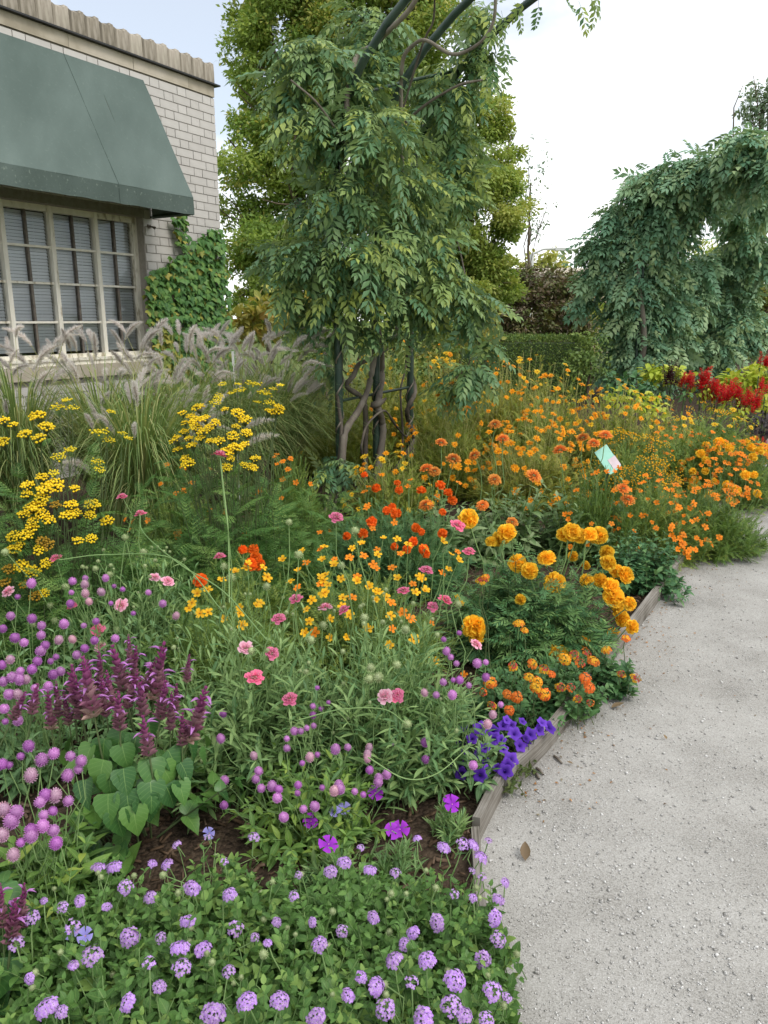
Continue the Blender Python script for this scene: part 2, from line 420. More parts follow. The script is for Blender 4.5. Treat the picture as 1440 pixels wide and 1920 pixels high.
P_scabp = petal_mat('scabiosa_pale', '#e694ae', '#f4c8d6', '#eca4bc')
P_seed = petal_mat('scabiosa_seed', '#8aa062', '#c6d0a0', '#a8b684')
P_mari = petal_mat('marigold_gold', '#fab414', '#ffde48', '#ffbe28', altf=.4)
P_french = petal_mat('french_marigold', '#c4480f', '#fa8420', '#f0641a', altf=.7)
P_gem = petal_mat('gem_orange', '#e87810', '#fc9c1c', '#f4841c')
P_gemy = petal_mat('gem_yellow', '#e8a414', '#f8cc28', '#f4b01c')
P_cos = petal_mat('cosmos_orange', '#f09010', '#fbb01e', '#f0a81c')
P_cosy = petal_mat('cosmos_yellow', '#e0b018', '#f2d03a', '#ecc028')
P_cen = petal_mat('flower_centre', '#a86a10', '#d89820')
P_zin = petal_mat('zinnia_petal', '#b04630', '#fab04c', '#e8803e')
P_pet = petal_mat('petunia_petal', '#381688', '#6630bc', '#8454d0', trans=.35, age='#a48cec')
P_dia = petal_mat('dianthus_petal', '#7c189a', '#b43cd0', '#9a30c8')
P_pan = petal_mat('pansy_petal', '#8c88dc', '#b4acec', '#a494e4')
P_tan = petal_mat('tansy_button', '#e8bc14', '#fde636', '#f4d224', altf=.4)
P_tany = petal_mat('yarrow_button', '#d8c41c', '#f4de38', '#ecd830', age='#d0cc90')
P_sal = petal_mat('salvia_calyx', '#74305f', '#b45c94', '#96447e', age='#bea694')
P_salf = petal_mat('salvia_flower', '#a860b0', '#d498d8', '#c080c8')
P_red = petal_mat('red_salvia', '#b01c20', '#ea3434', '#d82830')
P_plume = petal_mat('grass_plume', '#d8cec8', '#fbf7f2', '#e8e0d8', trans=.6, rough=.8, altf=.25)
P_celos = petal_mat('celosia', '#3a1626', '#6a2a40', '#4c1c30')

# ------------------------------------------------------------------ leaf templates
L_lant = leaf(.62, 6, 'ovate', .12, .22, serr=.05)
L_amar = leaf(.34, 5, 'lance', .14, .3)
L_ov = leaf(.55, 4, 'ovate', .12, .25)
L_strap = leaf(.17, 5, 'oblan', .12, .35)
L_heart = leaf(.92, 10, 'heart', .14, .36, serr=.03, wave=.008)
L_zin = leaf(.42, 5, 'ovate', .14, .3)
L_slim = leaf(.16, 3, 'lance', .1, .2)
L_q = quadleaf(.5, .15, .15)
L_qs = quadleaf(.22, .1, .1)
L_wlet = leaf(.45, 2, 'ovate', .16, .25)
L_wlo = quadleaf(.5, .15, .15)
def L_wist(): return pinnate(5, L_wlet, .31, .24, U(.25, .6), 58, True, .007, lambda t: .8 + .35 * math.sin(math.pi * min(1, t + .1)))
LW = [L_wist() for _ in range(5)]
LWF = [pinnate(5, L_wlo, .33, .18, c, 62, True, 0, lambda t: .85 + .3 * math.sin(math.pi * t)) for c in (.25, .4, .6)]
LM = [pinnate(5, leaf(.26, 2, 'lance', .1, .2), .42, .22, c, 48, True, .01, lambda t: 1.05 - .25 * t) for c in (.2, .4)]          # marigold leaf
L_tri = T([(-.11, 0, 0), (.11, 0, 0), (0, 1, -.1)], [(0, 1, 2)], [(0, -1, 0, 0), (0, 1, 0, 0), (1, 0, 0, 0)])
LF0 = pinnate(5, L_tri, .30, .05, .1, 52, True, 0)
L_fr = T([(-.04, 0, 0), (.04, 0, 0), (0, 1, -.1)], [(0, 1, 2)], [(0, 0, 0, 0), (0, 0, 0, 0), (1, 0, 0, 0)])
_m = MB(); _m.add(LF0, np.eye(4)); _m.add(L_fr, np.eye(4)); LF0 = _m.tmpl()
LF = [pinnate(8, LF0, .36, .1, c, 62, True, .008, lambda t: max(.25, math.sin(math.pi * min(1, .2 + .8 * t)) + .1)) for c in (.3, .55)]   # tansy frond
LG = [pinnate(6, L_tri, .34, .05, c, 45, True, .016) for c in (.1, .3)]                                         # thread leaf of gem marigold / cosmos
for t_ in LW + LWF + LM + LF + LG: t_.M[:] = 0

# ------------------------------------------------------------------ flower templates (face +Z, real size in metres)
PET = leaf(.75, 3, 'petal', .1, .1)
PETR = leaf(.95, 3, 'petal', .05, .25, wave=.05)
PETN = leaf(.5, 3, 'petal', .15, .15, notch=.12)
PETS = leaf(.42, 2, 'petal', .2, .1)
BRACT = leaf(.4, 2, 'lance', .3, -.1)
FL4 = MB(); ring(FL4, leaf(.95, 2, 'petal', .0, .15), 4, .05, .5, 12, 0, .08); FL4 = FL4.tmpl()
def fl_lantana(n, R, mats, bud=False):
    mb = MB(); d = fib(n, .02, .99); d = unit(d + RNG.normal(size=d.shape) * .07)
    p = d * np.array([R * U(.85, 1.1), R * U(.85, 1.1), R * .55]) * U(.85, 1.12, (n, 1)); 
    for i in range(n):
        z = d[i, 2]; k = mats(z)
        sc = R * (.60 if not (bud and z > .75) else .3) * U(.85, 1.15)
        mb.add(FL4, zframes(p[i], unit(d[i] + UP * .25), sc), mat=k, rnd=U(-.1, .1, 1))
    mb.tubes(bez(np.zeros((n, 3)), p * .4, p * .97, 3), np.array([.0012, .001, .0012]), 3, mat=2)
    mb.tubes(np.array([[[0, 0, 0], [.002, 0, -.02], [.004, .002, -.05]]]), np.array([.0016, .0015, .0015]), 4, mat=2)
    return mb.tmpl()
ME_BUD = None
ME_LANT = [tmesh('lilac_cluster', fl_lantana(n, .0146, lambda z: 0), [P_purpl, P_purpl, M_stem]) for n in (22, 26, 15, 9)]
ME_LANTO = [tmesh('orange_cluster', fl_lantana(n, .0175, f, b), [P_orl_o, P_orl_y, M_stem, P_orl_b]) for n, f, b in (
    (22, lambda z: 1 if z > .72 else 0, False), (24, lambda z: 0, False), (18, lambda z: 3 if z > .55 else 1, True), (20, lambda z: 1 if z > .35 else 0, False), (12, lambda z: 3 if z > .6 else 0, True))]
def fl_amar(R, n, el=1.0):
    mb = MB(); ellipsoid(mb, (0, 0, 0), (R * .86, R * .86, R * .84 * el), 10, 7, 0)
    d = fib(n, -.93, .99); d = unit(d + RNG.normal(size=d.shape) * .04)
    mb.add(BRACT, frames(d * np.array([R * .74, R * .74, R * .74 * el]), unit(d * .85 + UP * .38), d, R * .42 * U(.85, 1.15, n), 1.3), rnd=U(-.12, .12, n))
    for s in (-1, 1):
        mb.add(L_ov, frames([[0, 0, -R * .85 * el]], [[s, .2, .15]], UP, R * .85), mat=1)
    return mb.tmpl()
ME_AMAR = [tmesh('amaranth_head', fl_amar(r, n, e), [pm_, M_amar2]) for r, n, e, pm_ in ((.0122, 120, 1.0, P_amar), (.0128, 130, 1.2, P_amar), (.0098, 90, .95, P_amar), (.0114, 110, 1.05, P_amar3), (.0118, 110, 1.25, P_amar2), (.0080, 70, .9, P_amar3))]
def fl_scab(R, pm):
    mb = MB(); ellipsoid(mb, (0, 0, -.003), (R * .6, R * .6, R * .32), 8, 5, 1)
    for k, (n, r0, l, e, z) in enumerate(((13, .42, .62, 8, .0), (12, .36, .5, 24, .1), (10, .24, .42, 42, .2), (7, .12, .36, 62, .28), (4, .03, .3, 80, .3))):
        ring(mb, PETR, n, R * r0, R * l, e, R * z, .16, lj=.2)
    d = fib(26, .25, .98); p = d * np.array([R * .8, R * .8, R * .75])
    mb.tubes(bez(d * R * .3, d * R * .5, p, 2), np.array([.0005, .0005]), 3, mat=2)
    mb.add(L_q, zframes(p, d, .0035), mat=2)
    return mb.tmpl()
ME_SCAB = [tmesh('scabiosa_head', fl_scab(r, 0), [P_scab, M_stem, P_scabp]) for r in (.0185, .017, .020)]
ME_SCABP = [tmesh('scabiosa_head_pale', fl_scab(r, 0), [P_scabp, M_stem, P_scab]) for r in (.018, .020)]
def fl_seed(R):
    mb = MB(); ellipsoid(mb, (0, 0, 0), (R * .75, R * .75, R * .8), 8, 6, 0)
    d = fib(70, -.8, 1); mb.add(BRACT, frames(d * R * .55, d, rdir(70), R * .55, .9)); return mb.tmpl()
ME_SEED = [tmesh('scabiosa_seed_head', fl_seed(r), [P_seed]) for r in (.012, .0135)]
def fl_mari(R, n, flat=.8):
    mb = MB(); ellipsoid(mb, (0, 0, -R * .1), (R * .66, R * .66, R * .66 * flat), 10, 6, 0)
    d = fib(n, -.45, .99); d = unit(d + RNG.normal(size=d.shape) * .1)
    tang = unit(np.cross(d, rdir(n)))
    mb.add(PETR, frames(d * np.array([R * .5, R * .5, R * .5 * flat]), unit(d + tang * U(-.35, .35, n)[:, None] + UP * .15), tang, R * .52 * U(.85, 1.2, n), U(.7, 1.15, n)), rnd=U(-.1, .1, n))
    ring(mb, PETR, 12, R * .4, R * .62, -5, -R * .22, .12)
    mb.tubes(np.array([[[0, 0, -R * .2], [0, 0, -R * .6], [0, 0, -R * 1.2]]]), np.array([R * .3, R * .16, .003]), 6, mat=1)
    return mb.tmpl()
ME_MARI = [tmesh('marigold_head', fl_mari(.040, n, f), [P_mari, M_stem]) for n, f in ((120, .85), (105, .75), (130, .95))]
ME_FREN = [tmesh('french_marigold_head', fl_mari(.021, n, f), [P_french, M_stem]) for n, f in ((44, .6), (36, .5))]
ME_ORM = [tmesh('small_marigold_head', fl_mari(.024, n, .65), [P_mari, M_stem]) for n in (48, 40)]
def fl_gem(R, n=5, cup=15, pet=PET):
    mb = MB(); ring(mb, pet, n, R * .1, R * .95, cup, 0, .08); ellipsoid(mb, (0, 0, R * .1), (R * .2, R * .2, R * .16), 6, 4, 1)
    mb.tubes(np.array([[[0, 0, 0], [0, 0, -R * .5], [0, 0, -R]]]), np.array([R * .08, R * .16, .0015]), 4, mat=2)
    return mb.tmpl()
ME_GEM = [tmesh('gem_marigold_head', fl_gem(.0155, n, c), [P_gem, P_cen, M_stem]) for n, c in ((5, 10), (5, 30), (6, 5))]
ME_GEMY = [tmesh('yellow_marigold_head', fl_gem(.016, n, c), [P_gemy, P_cen, M_stem]) for n, c in ((5, 10), (5, 30))]
def fl_cos(R, pm):
    mb = MB(); ring(mb, PETN, 8, R * .12, R * .9, 12, 0, .1); ring(mb, PETN, 6, R * .1, R * .7, 32, R * .05, .12)
    ellipsoid(mb, (0, 0, R * .15), (R * .2, R * .2, R * .18), 6, 4, 1); return mb.tmpl()
ME_COS = [tmesh('cosmos_head', fl_cos(.026, 0), [P_cos, P_cen]) for _ in range(2)]
ME_COSY = [tmesh('yellow_cosmos_head', fl_cos(.024, 0), [P_cosy, P_cen]) for _ in range(2)]
def fl_zin(R):
    mb = MB(); ellipsoid(mb, (0, 0, -R * .05), (R * .45, R * .45, R * .3), 8, 5, 1)
    for n, r0, l, e, z in ((18, .3, .72, 2, 0), (17, .28, .66, 14, .1), (15, .24, .58, 26, .2), (12, .18, .5, 40, .3), (9, .1, .42, 56, .38), (6, .04, .34, 74, .42)):
        ring(mb, PETS, n, R * r0, R * l, e, R * z, .07)
    return mb.tmpl()
ME_ZIN = [tmesh('zinnia_head', fl_zin(r), [P_zin, M_stem]) for r in (.037, .034)]
def fl_pet(R):
    n, V, F, P = 20, [], [], []
    for j, (rr, z) in enumerate(((.10, -.95), (.14, -.5), (.26, -.18), (.62, .02), (.86, .03), (1.0, -.04))):
        for i in range(n):
            a = 2 * math.pi * i / n; lob = 1 + (.10 * math.cos(5 * a) if j > 2 else 0) * (j - 2) / 2 + RNG.normal() * .015
            V.append((R * rr * lob * math.cos(a), R * rr * lob * math.sin(a), R * (z + (.05 * math.cos(5 * a) if j > 2 else 0) + (RNG.normal() * .03 if j > 3 else 0))))
            P.append((min(1, max(0, (j - 1.6) / 2.2)), 0, 0, 0))
    for j in range(5):
        for i in range(n):
            a, b = j * n + i, j * n + (i + 1) % n; F += [(a, b, b + n), (a, b + n, a + n)]
    mb = MB(); mb.raw(V, F, np.array(P), 0); return mb.tmpl()
ME_PET = [tmesh('petunia_head', fl_pet(.022), [P_pet]) for _ in range(3)]
def fl_dia(R, mat):
    mb = MB(); pet = leaf(1.0, 4, 'wedge', .05, .1, wave=.02)
    pet.V[-3:, 1] += np.array([-.06, .03, -.06]); ring(mb, pet, 5, R * .03, R, 14, 0, .05)
    ellipsoid(mb, (0, 0, R * .03), (R * .08,) * 3, 6, 4, 1); return mb.tmpl()
ME_DIA = [tmesh('dianthus_head', fl_dia(.023, 0), [P_dia, P_scabp]) for _ in range(2)]
ME_PAN = [tmesh('pansy_head', fl_dia(.022, 0), [P_pan, P_gemy]) for _ in range(2)]
def fl_tan(n, R, br=.0055, tall=.35, stem=True):
    mb = MB(); a = np.arange(n) * 2.39996 + U(0, 6); r = R * np.sqrt((np.arange(n) + .5) / n)
    p = np.stack([r * np.cos(a), r * np.sin(a), R * tall * (1 - (r / R) ** 2) + RNG.normal(size=n) * R * .12], -1)
    for q in p:
        b = br * U(.8, 1.15); ellipsoid(mb, q, (b, b, b * .78), 8, 5, 0, U(-.15, .15), 0)
    if stem: mb.tubes(bez(np.tile([0, 0, -R * 1.3], (n, 1)), np.tile([0, 0, -R * .5], (n, 1)) + p * .4, p, 4), np.array([.0012, .001, .0008, .0008]), 3, mat=1)
    return mb.tmpl()
ME_TAN = [tmesh('tansy_cluster', fl_tan(n, R), [P_tan, M_stemd]) for n, R in ((26, .030), (20, .026), (32, .034))]
ME_YAR = [tmesh('yarrow_cluster', fl_tan(n, R, .0048, .15), [P_tany, M_stem]) for n, R in ((22, .030), (16, .024), (28, .036))]
TINYV = [tmesh('small_yellow_cluster', fl_tan(n, R, .0045, .5), [P_gemy, M_stem]) for n, R in ((9, .03), (12, .04))]
CAL = leaf(.62, 3, 'ovate', .45, -.15)
def fl_sal(Lz, R, fl=5):
    mb = MB(); nw = int(Lz / .0125)
    for i in range(nw):
        t = i / (nw - 1); k = R * (1 - .72 * t ** 1.8); z = t * Lz; age = max(0, min(1, (0.75 - t) * 1.5)) * U(.3, 1)
        ring(mb, CAL, 8 if t < .8 else 6, R * .10, k, 30 + 35 * t, z, .16, mat=0, age=age, lj=.14)
    tub = leaf(.3, 4, 'lance', .5, .35)
    for i in range(fl):
        a, z = U(0, 6.28), Lz * U(.3, .9); d = np.array([math.cos(a), math.sin(a), U(.1, .5)])
        mb.add(tub, frames([d * R * .3 + UP * z], [d], UP, R * 1.05), mat=1)
    mb.tubes(np.array([[[0, 0, -.1], [0, 0, 0], [0, 0, Lz]]]), np.array([.0028, .0025, .001]), 4, mat=2)
    return mb.tmpl()
ME_SAL = [tmesh('salvia_spike', fl_sal(l, r, f), [P_sal, P_salf, M_stemd]) for l, r, f in ((.125, .026, 6), (.145, .027, 8), (.10, .025, 5))]
def fl_red(Lz, R, m=0):
    mb = MB(); nw = 10
    for i in range(nw):
        t = i / (nw - 1); ring(mb, PETS, 6, R * .15, R * (1.1 - .7 * t), 35, t * Lz, .25, lj=.25, mat=0)
    mb.tubes(np.array([[[0, 0, -.12], [0, 0, 0], [0, 0, Lz]]]), np.array([.003, .003, .001]), 3, mat=1); return mb.tmpl()
ME_RED = [tmesh('red_salvia_spike', fl_red(.15, .036), [P_red, M_stemd]), tmesh('red_salvia_spike', fl_red(.11, .032), [P_red, M_stemd])]
ME_CEL = [tmesh('celosia_spike', fl_red(.2, .03), [P_celos, M_stemd])]
def fl_plume(Lp, bend, R=.011):
    """foxtail; local origin at its foot, rising along +Z and bending to +X"""
    mb = MB(); k = 9; t = np.linspace(0, 1, k)
    ax = np.stack([bend * t ** 2 * Lp, 0 * t, Lp * (t - .35 * bend * t ** 2)], -1)
    mb.tubes(ax[None], np.linspace(.0012, .0006, k), 3, mat=1)
    n = 700; s = U(0.02, 1, n); i = np.minimum((s * (k - 1)).astype(int), k - 2); f = s * (k - 1) - i
    p = ax[i] * (1 - f)[:, None] + ax[i + 1] * f[:, None]; tg = unit(ax[i + 1] - ax[i])
    side = unit(np.cross(tg, rdir(n))); l = R * (1.7 * np.sin(math.pi * np.clip(s * .86 + .1, 0, 1)) ** .7 + .2) * U(.7, 1.3, n)
    d = unit(tg * .75 + side)
    mb.add(T([(-.05, 0, 0), (.05, 0, 0), (0, 1, 0)], [(0, 1, 2)], [(0, 0, 0, 0), (0, 0, 0, 0), (1, 0, 0, 0)]), frames(p, d, rdir(n), l, U(.8, 1.3, n)), rnd=U(-.1, .1, n))
    return mb.tmpl()
ME_PLUME = [tmesh('grass_plume', fl_plume(l, b), [P_plume, M_straw]) for l, b in ((.13, .15), (.15, .5), (.14, .9), (.11, .3))]
# ================================================================== ground, path, bed
EDGE_N = 0.655
edge_pts = [en(40, EDGE_N), en(20, EDGE_N), en(12, EDGE_N), en(8, EDGE_N), en(5.6, EDGE_N), en(4.2, EDGE_N), en(2.9, EDGE_N), en(2.1, EDGE_N), at(940, 1480),
            at(897, 1572), np.array([.20, 1.25, 0]), np.array([.16, 1.05, 0]), np.array([.07, .7, 0]), np.array([-.06, .3, 0]), np.array([-.3, -.2, 0]), np.array([-1.2, -1.6, 0])]
edge_pts = np.array(edge_pts)
def sheet(name, poly, z, mat, kind='structure'):
    bmv = [(float(p[0]), float(p[1]), z) for p in poly]
    me = bpy.data.meshes.new(name); me.from_pydata(bmv, [], [list(range(len(bmv)))]); me.materials.append(mat); me.update()
    o = obj(name, me); o['kind'] = kind; return o
def ground_mat(name, stops, scale, bump, fine=90, rough=.95):
    m = new_mat(name); nt = m.node_tree
    tc = nt.nodes.new('ShaderNodeTexCoord')
    def noise(sc, det=6, rg=.6):
        n = nt.nodes.new('ShaderNodeTexNoise'); n.inputs['Scale'].default_value = sc; n.inputs['Detail'].default_value = det; n.inputs['Roughness'].default_value = rg
        nt.links.new(tc.outputs['Object'], n.inputs['Vector']); return n.outputs['Fac']
    big, mid = noise(scale), noise(fine, 4, .7)
    vo = nt.nodes.new('ShaderNodeTexVoronoi'); vo.inputs['Scale'].default_value = fine * 1.6; nt.links.new(tc.outputs['Object'], vo.inputs['Vector'])
    vs_ = nt.nodes.new('ShaderNodeSeparateColor'); nt.links.new(vo.outputs['Color'], vs_.inputs[0])
    f = mnode(nt, 'ADD', mnode(nt, 'MULTIPLY', big, .45), mnode(nt, 'ADD', mnode(nt, 'MULTIPLY', mid, .3), mnode(nt, 'MULTIPLY', vs_.outputs[0], .25)))
    rp = rampnode(nt, stops); nt.links.new(f, rp.inputs[0])
    b = nt.nodes.new('ShaderNodeBump'); b.inputs['Strength'].default_value = bump; b.inputs['Distance'].default_value = .6 / fine
    nt.links.new(mnode(nt, 'ADD', mnode(nt, 'MULTIPLY', vo.outputs['Distance'], -1.0), mid), b.inputs['Height'])
    finish(nt, rp.outputs[0], rough, .15, 0, b.outputs[0]); return m
M_path = ground_mat('pale_gravel', [(.28, '#6a6761'), (.40, '#918e88'), (.54, '#a6a39d'), (.72, '#bcbab5')], 3.4, .4, 300)
M_soil = ground_mat('dark_mulch', [(.3, '#2c241e'), (.5, '#45392e'), (.7, '#5e5042')], 5, .9, 55)
M_lawn = ground_mat('far_ground', [(.3, '#47562c'), (.5, '#5c6a36'), (.7, '#78804a')], 1.5, .6, 30)
sheet('ground', [(-400, -60), (400, -60), (400, 700), (-400, 700)], -.02, M_lawn)
bed_poly = list(edge_pts) + [np.array([-4.5, -1.6, 0]), en(1.0, 5.6), en(7.2, 5.6), en(8.2, 4.2), en(40, 4.2)]
sheet('bed_soil', bed_poly, .012, M_soil)
path_poly = list(edge_pts) + [np.array([-1.2, -4, 0]), en(-3, -2.4), en(40, -2.4)]
sheet('path', path_poly, -.008, M_path)

# loose gravel on the path: stones of different size lying on the sheet
P_stone = plain_mat('path_stone', [(.25, '#65625d'), (.36, '#8e8b86'), (.52, '#b0aea9'), (.64, '#e4e2de')], .85, .2, 900, detail=0)
def stone_t():
    V = unit(np.array([(1, 0, 0), (-1, 0, 0), (0, 1, 0), (0, -1, 0), (0, 0, 1), (0, 0, -.7)]) + RNG.normal(size=(6, 3)) * .25) * np.array([1, .8, .6])
    F = [(0, 2, 4), (2, 1, 4), (1, 3, 4), (3, 0, 4), (2, 0, 5), (1, 2, 5), (3, 1, 5), (0, 3, 5)]
    return T(V, F)
def edge_side(p):
    """signed distance to the path side of the edge polyline (approximate), positive on the path"""
    best = np.full(len(p), 1e9); sg = np.ones(len(p))
    for a, b in zip(edge_pts[:-1], edge_pts[1:]):
        d = (b - a)[:2]; l2 = d @ d; t = np.clip(((p[:, :2] - a[:2]) @ d) / l2, 0, 1)
        q = a[:2] + t[:, None] * d; v = p[:, :2] - q; ds = np.linalg.norm(v, axis=1)
        cr = d[0] * v[:, 1] - d[1] * v[:, 0]; m = ds < best; best[m] = ds[m]; sg[m] = np.sign(cr[m])
    return best * sg
gv = MB()
n = 82000
yy = .75 + 5.0 * U(0, 1, n) ** 1.9; xx = U(-.2, 1, n) * (yy * .62) + .25
p = np.stack([xx, yy, np.zeros(n)], -1); sd = edge_side(p)
den = .5 + .5 * np.sin(p[:, 0] * 5.1 + 1.3 * np.sin(p[:, 1] * 3.3)) * np.sin(p[:, 1] * 4.2 + p[:, 0] * 2)
p = p[(sd > .012) & (U(0, 1, n) < .25 + .75 * den)]
sz = .0008 + .0015 * RNG.gamma(1.2, .5, len(p)); sz = np.minimum(sz, .0065); sz = np.where(U(0, 1, len(p)) < .005, U(.0035, .007, len(p)), sz) * (1 + .12 * p[:, 1])
p[:, 2] = -.008 + sz * .25
vgrp = np.arange(len(p)) % 4
for k in range(4):
    s_ = vgrp == k; gv.add(stone_t(), zframes(p[s_], UP + RNG.normal(size=(s_.sum(), 3)) * .2, sz[s_]))
g_ = obj('gravel', gv.mesh('gravel', [P_stone], smooth=False)); tag(g_, 'loose pale gravel lying on the path', 'gravel', kind='stuff')

# bark mulch chips on the bed near the edge and between the front plants
M_chip = plain_mat('bark_chip', [(.25, '#33291f'), (.5, '#594838'), (.75, '#837060')], .9, .1, 30, 0, (1, .2, 1))
mc = MB(); n = 11000
p = np.stack([U(-1.3, 2.4, n), U(.8, 4.6, n), np.zeros(n)], -1); sd = edge_side(p); p = p[(sd < -.015) & (sd > -1.5)]
chip = T(np.array([[-.5, -.5, -.5], [.5, -.42, -.5], [.4, .5, -.5], [-.45, .42, -.5], [-.5, -.5, .5], [.5, -.42, .5], [.4, .5, .5], [-.45, .42, .5]]) * np.array([.22, 1, .10]),
         [(4, 5, 6), (4, 6, 7), (0, 1, 5), (0, 5, 4), (1, 2, 6), (1, 6, 5), (2, 3, 7), (2, 7, 6), (3, 0, 4), (3, 4, 7)])
p[:, 2] = .012 + U(.001, .010, len(p)); a = U(0, 6.28, len(p))
mc.add(chip, frames(p, np.stack([np.cos(a), np.sin(a), RNG.normal(size=len(p)) * .18], -1), UP + RNG.normal(size=(len(p), 3)) * .3, U(.012, .042, len(p))))
m_ = obj('mulch', mc.mesh('mulch', [M_chip], smooth=False)); tag(m_, 'dark shredded bark mulch covering the bed', 'mulch', kind='stuff')

# timber edging: long weathered boards butted end to end
def board_mat():
    m = new_mat('weathered_board'); nt = m.node_tree; a = nt.nodes.new('ShaderNodeAttribute'); a.attribute_name = 'pc'
    mp = nt.nodes.new('ShaderNodeMapping'); mp.inputs['Scale'].default_value = (3.5, 150, 0); nt.links.new(a.outputs['Vector'], mp.inputs[0])
    no = nt.nodes.new('ShaderNodeTexNoise'); no.inputs['Scale'].default_value = 1.0; no.inputs['Detail'].default_value = 6; nt.links.new(mp.outputs[0], no.inputs['Vector'])
    tc = nt.nodes.new('ShaderNodeTexCoord'); n2 = nt.nodes.new('ShaderNodeTexNoise'); n2.inputs['Scale'].default_value = 9; n2.inputs['Detail'].default_value = 5; nt.links.new(tc.outputs['Object'], n2.inputs['Vector'])
    rp = rampnode(nt, [(.32, '#4a443c'), (.47, '#79736a'), (.58, '#8f8a82'), (.75, '#a39e96')]); nt.links.new(mnode(nt, 'ADD', mnode(nt, 'MULTIPLY', no.outputs['Fac'], .6), mnode(nt, 'MULTIPLY', n2.outputs['Fac'], .4)), rp.inputs[0])
    b = nt.nodes.new('ShaderNodeBump'); b.inputs['Strength'].default_value = .7; b.inputs['Distance'].default_value = .004; nt.links.new(no.outputs['Fac'], b.inputs['Height'])
    finish(nt, rp.outputs[0], .9, .15, 0, b.outputs[0]); return m
M_board = board_mat()
def board(pts, h0, h1, th, parent, lean=0.0):
    pts = catmull(pts, 5); tg = unit(np.gradient(pts, axis=0)); sd = np.stack([tg[:, 1], -tg[:, 0], 0 * tg[:, 0]], -1)
    mb = MB(); k = len(pts); hh = h1 + RNG.normal(size=k) * .0012
    secs = [pts - sd * th / 2 + UP * h0, pts - sd * th / 2 + UP * hh[:, None] + sd * lean, pts + sd * th / 2 + UP * (hh[:, None] - .002) + sd * lean, pts + sd * th / 2 + UP * h0]
    for i in range(4):
        a, b = secs[i], secs[(i + 1) % 4]; V = np.stack([a, b], 1).reshape(-1, 3)
        F = []
        for j in range(k - 1): F += [(2 * j, 2 * j + 1, 2 * j + 3), (2 * j, 2 * j + 3, 2 * j + 2)]
        ln = np.concatenate([[0], np.cumsum(np.linalg.norm(np.diff(pts, axis=0), axis=1))]); Pb = np.zeros((2 * k, 4)); Pb[:, 0] = np.repeat(ln, 2); Pb[:, 1] = np.tile([i * .09, i * .09 + (.08 if i % 2 == 0 else .025)], k); Pb[:, 2] = .37
        mb.raw(V, F, Pb)
    for j in (0, k - 1): mb.raw(np.array([s_[j] for s_ in secs]), [(0, 1, 2), (0, 2, 3)])
    return wpart(mb, 'board', [M_board], parent, smooth=False)
edging = thing('timber_edging', 'weathered grey timber boards edging the flower bed along the path', 'edging', (*en(1.7, EDGE_N)[:2], 0))
board([at(938, 1482, 0), en(2.1, EDGE_N), en(2.6, EDGE_N + .004), en(3.5, EDGE_N - .006), en(4.15, EDGE_N)], -.03, .066, .026, edging, .006)
board([en(4.16, EDGE_N), en(5.2, EDGE_N - .01), en(6.6, EDGE_N), en(7.6, EDGE_N)], -.03, .064, .026, edging)
board([en(7.61, EDGE_N), en(9, EDGE_N), en(12, EDGE_N), en(14, EDGE_N)], -.03, .064, .026, edging)
board([en(14.01, EDGE_N), en(20, EDGE_N), en(30, EDGE_N)], -.03, .064, .026, edging)
board([at(956, 1452, 0), at(925, 1508, 0), at(893, 1572, 0)], -.03, .06, .02, edging, .002)
board([at(890, 1582, 0), np.array([.21, 1.45, 0]), np.array([.20, 1.25, 0])], -.03, .05, .02, edging)
board([np.array([.199, 1.245, 0]), np.array([.16, 1.05, 0]), np.array([.07, .7, 0]), np.array([-.06, .3, 0])], -.03, .048, .02, edging)

# petals, bud scales and bark crumbs blown along the foot of the edging
lit = MB(); n = 900; ee = U(1.7, 7.0, n) ** 1.0; off = RNG.exponential(.09, n) + .012; p = np.stack([en(a_, EDGE_N - .013 - o_, -.004) for a_, o_ in zip(ee, off)]); a = U(0, 6.28, n)
lit.add(L_q, frames(p, np.stack([np.cos(a), np.sin(a), .1 * RNG.normal(size=n)], -1), UP + RNG.normal(size=(n, 3)) * .35, U(.004, .014, n)))
M_lit = leaf_mat('litter', ['#7a5c3c', '#96724a', '#b07838', '#5c4c3c', '#8a8068'], None, trans=.1)
o = obj('litter', lit.mesh('litter', [M_lit])); tag(o, 'small dry petals and bark crumbs along the edging', 'litter', kind='stuff')
# a few things lying on the path
for i, (u, v, l, lab) in enumerate(((1005, 1452, .032, 'short broken twig on the path beside the edging, lower of a pair'), (1012, 1446, .026, 'short broken twig on the path beside the edging, upper of a pair'),
                                    (1046, 1424, .03, 'single grey twig on the path opposite the violet petunias'))):
    b = at(u, v, -.004); d = unit(np.array([U(.2, .7), -1, 0]))
    mb = MB(); mb.tubes(np.array([[b - d * l * .7, b + UP * .003, b + d * l * .7]]), np.array([.0035, .0042, .003]), 6)
    tw = obj('twig', mb.mesh('twig', [M_bark], b), loc=b); tag(tw, lab, 'twig')
DRYL = leaf(.5, 5, 'ovate', .35, -.25)
for i, (u, v, l, lab) in enumerate(((1146, 1327, .045, 'curled dry brown leaf on the path beside the orange lantana'), (1250, 1386, .018, 'small orange dry leaf lying alone on the open gravel'),
                                    (985, 1614, .05, 'dark curled dry leaf on the gravel by the lilac lantana'), (1075, 1432, .02, 'tiny rust dry leaf on the gravel near the twigs'))):
    b = at(u, v, -.002); me = tmesh('dry_leaf', DRYL, [M_dry]); a = U(0, 6)
    o = obj('dry_leaf', me, M=frames([b], [[math.cos(a), math.sin(a), .1]], UP, l)[0]); tag(o, lab, 'dry leaf')

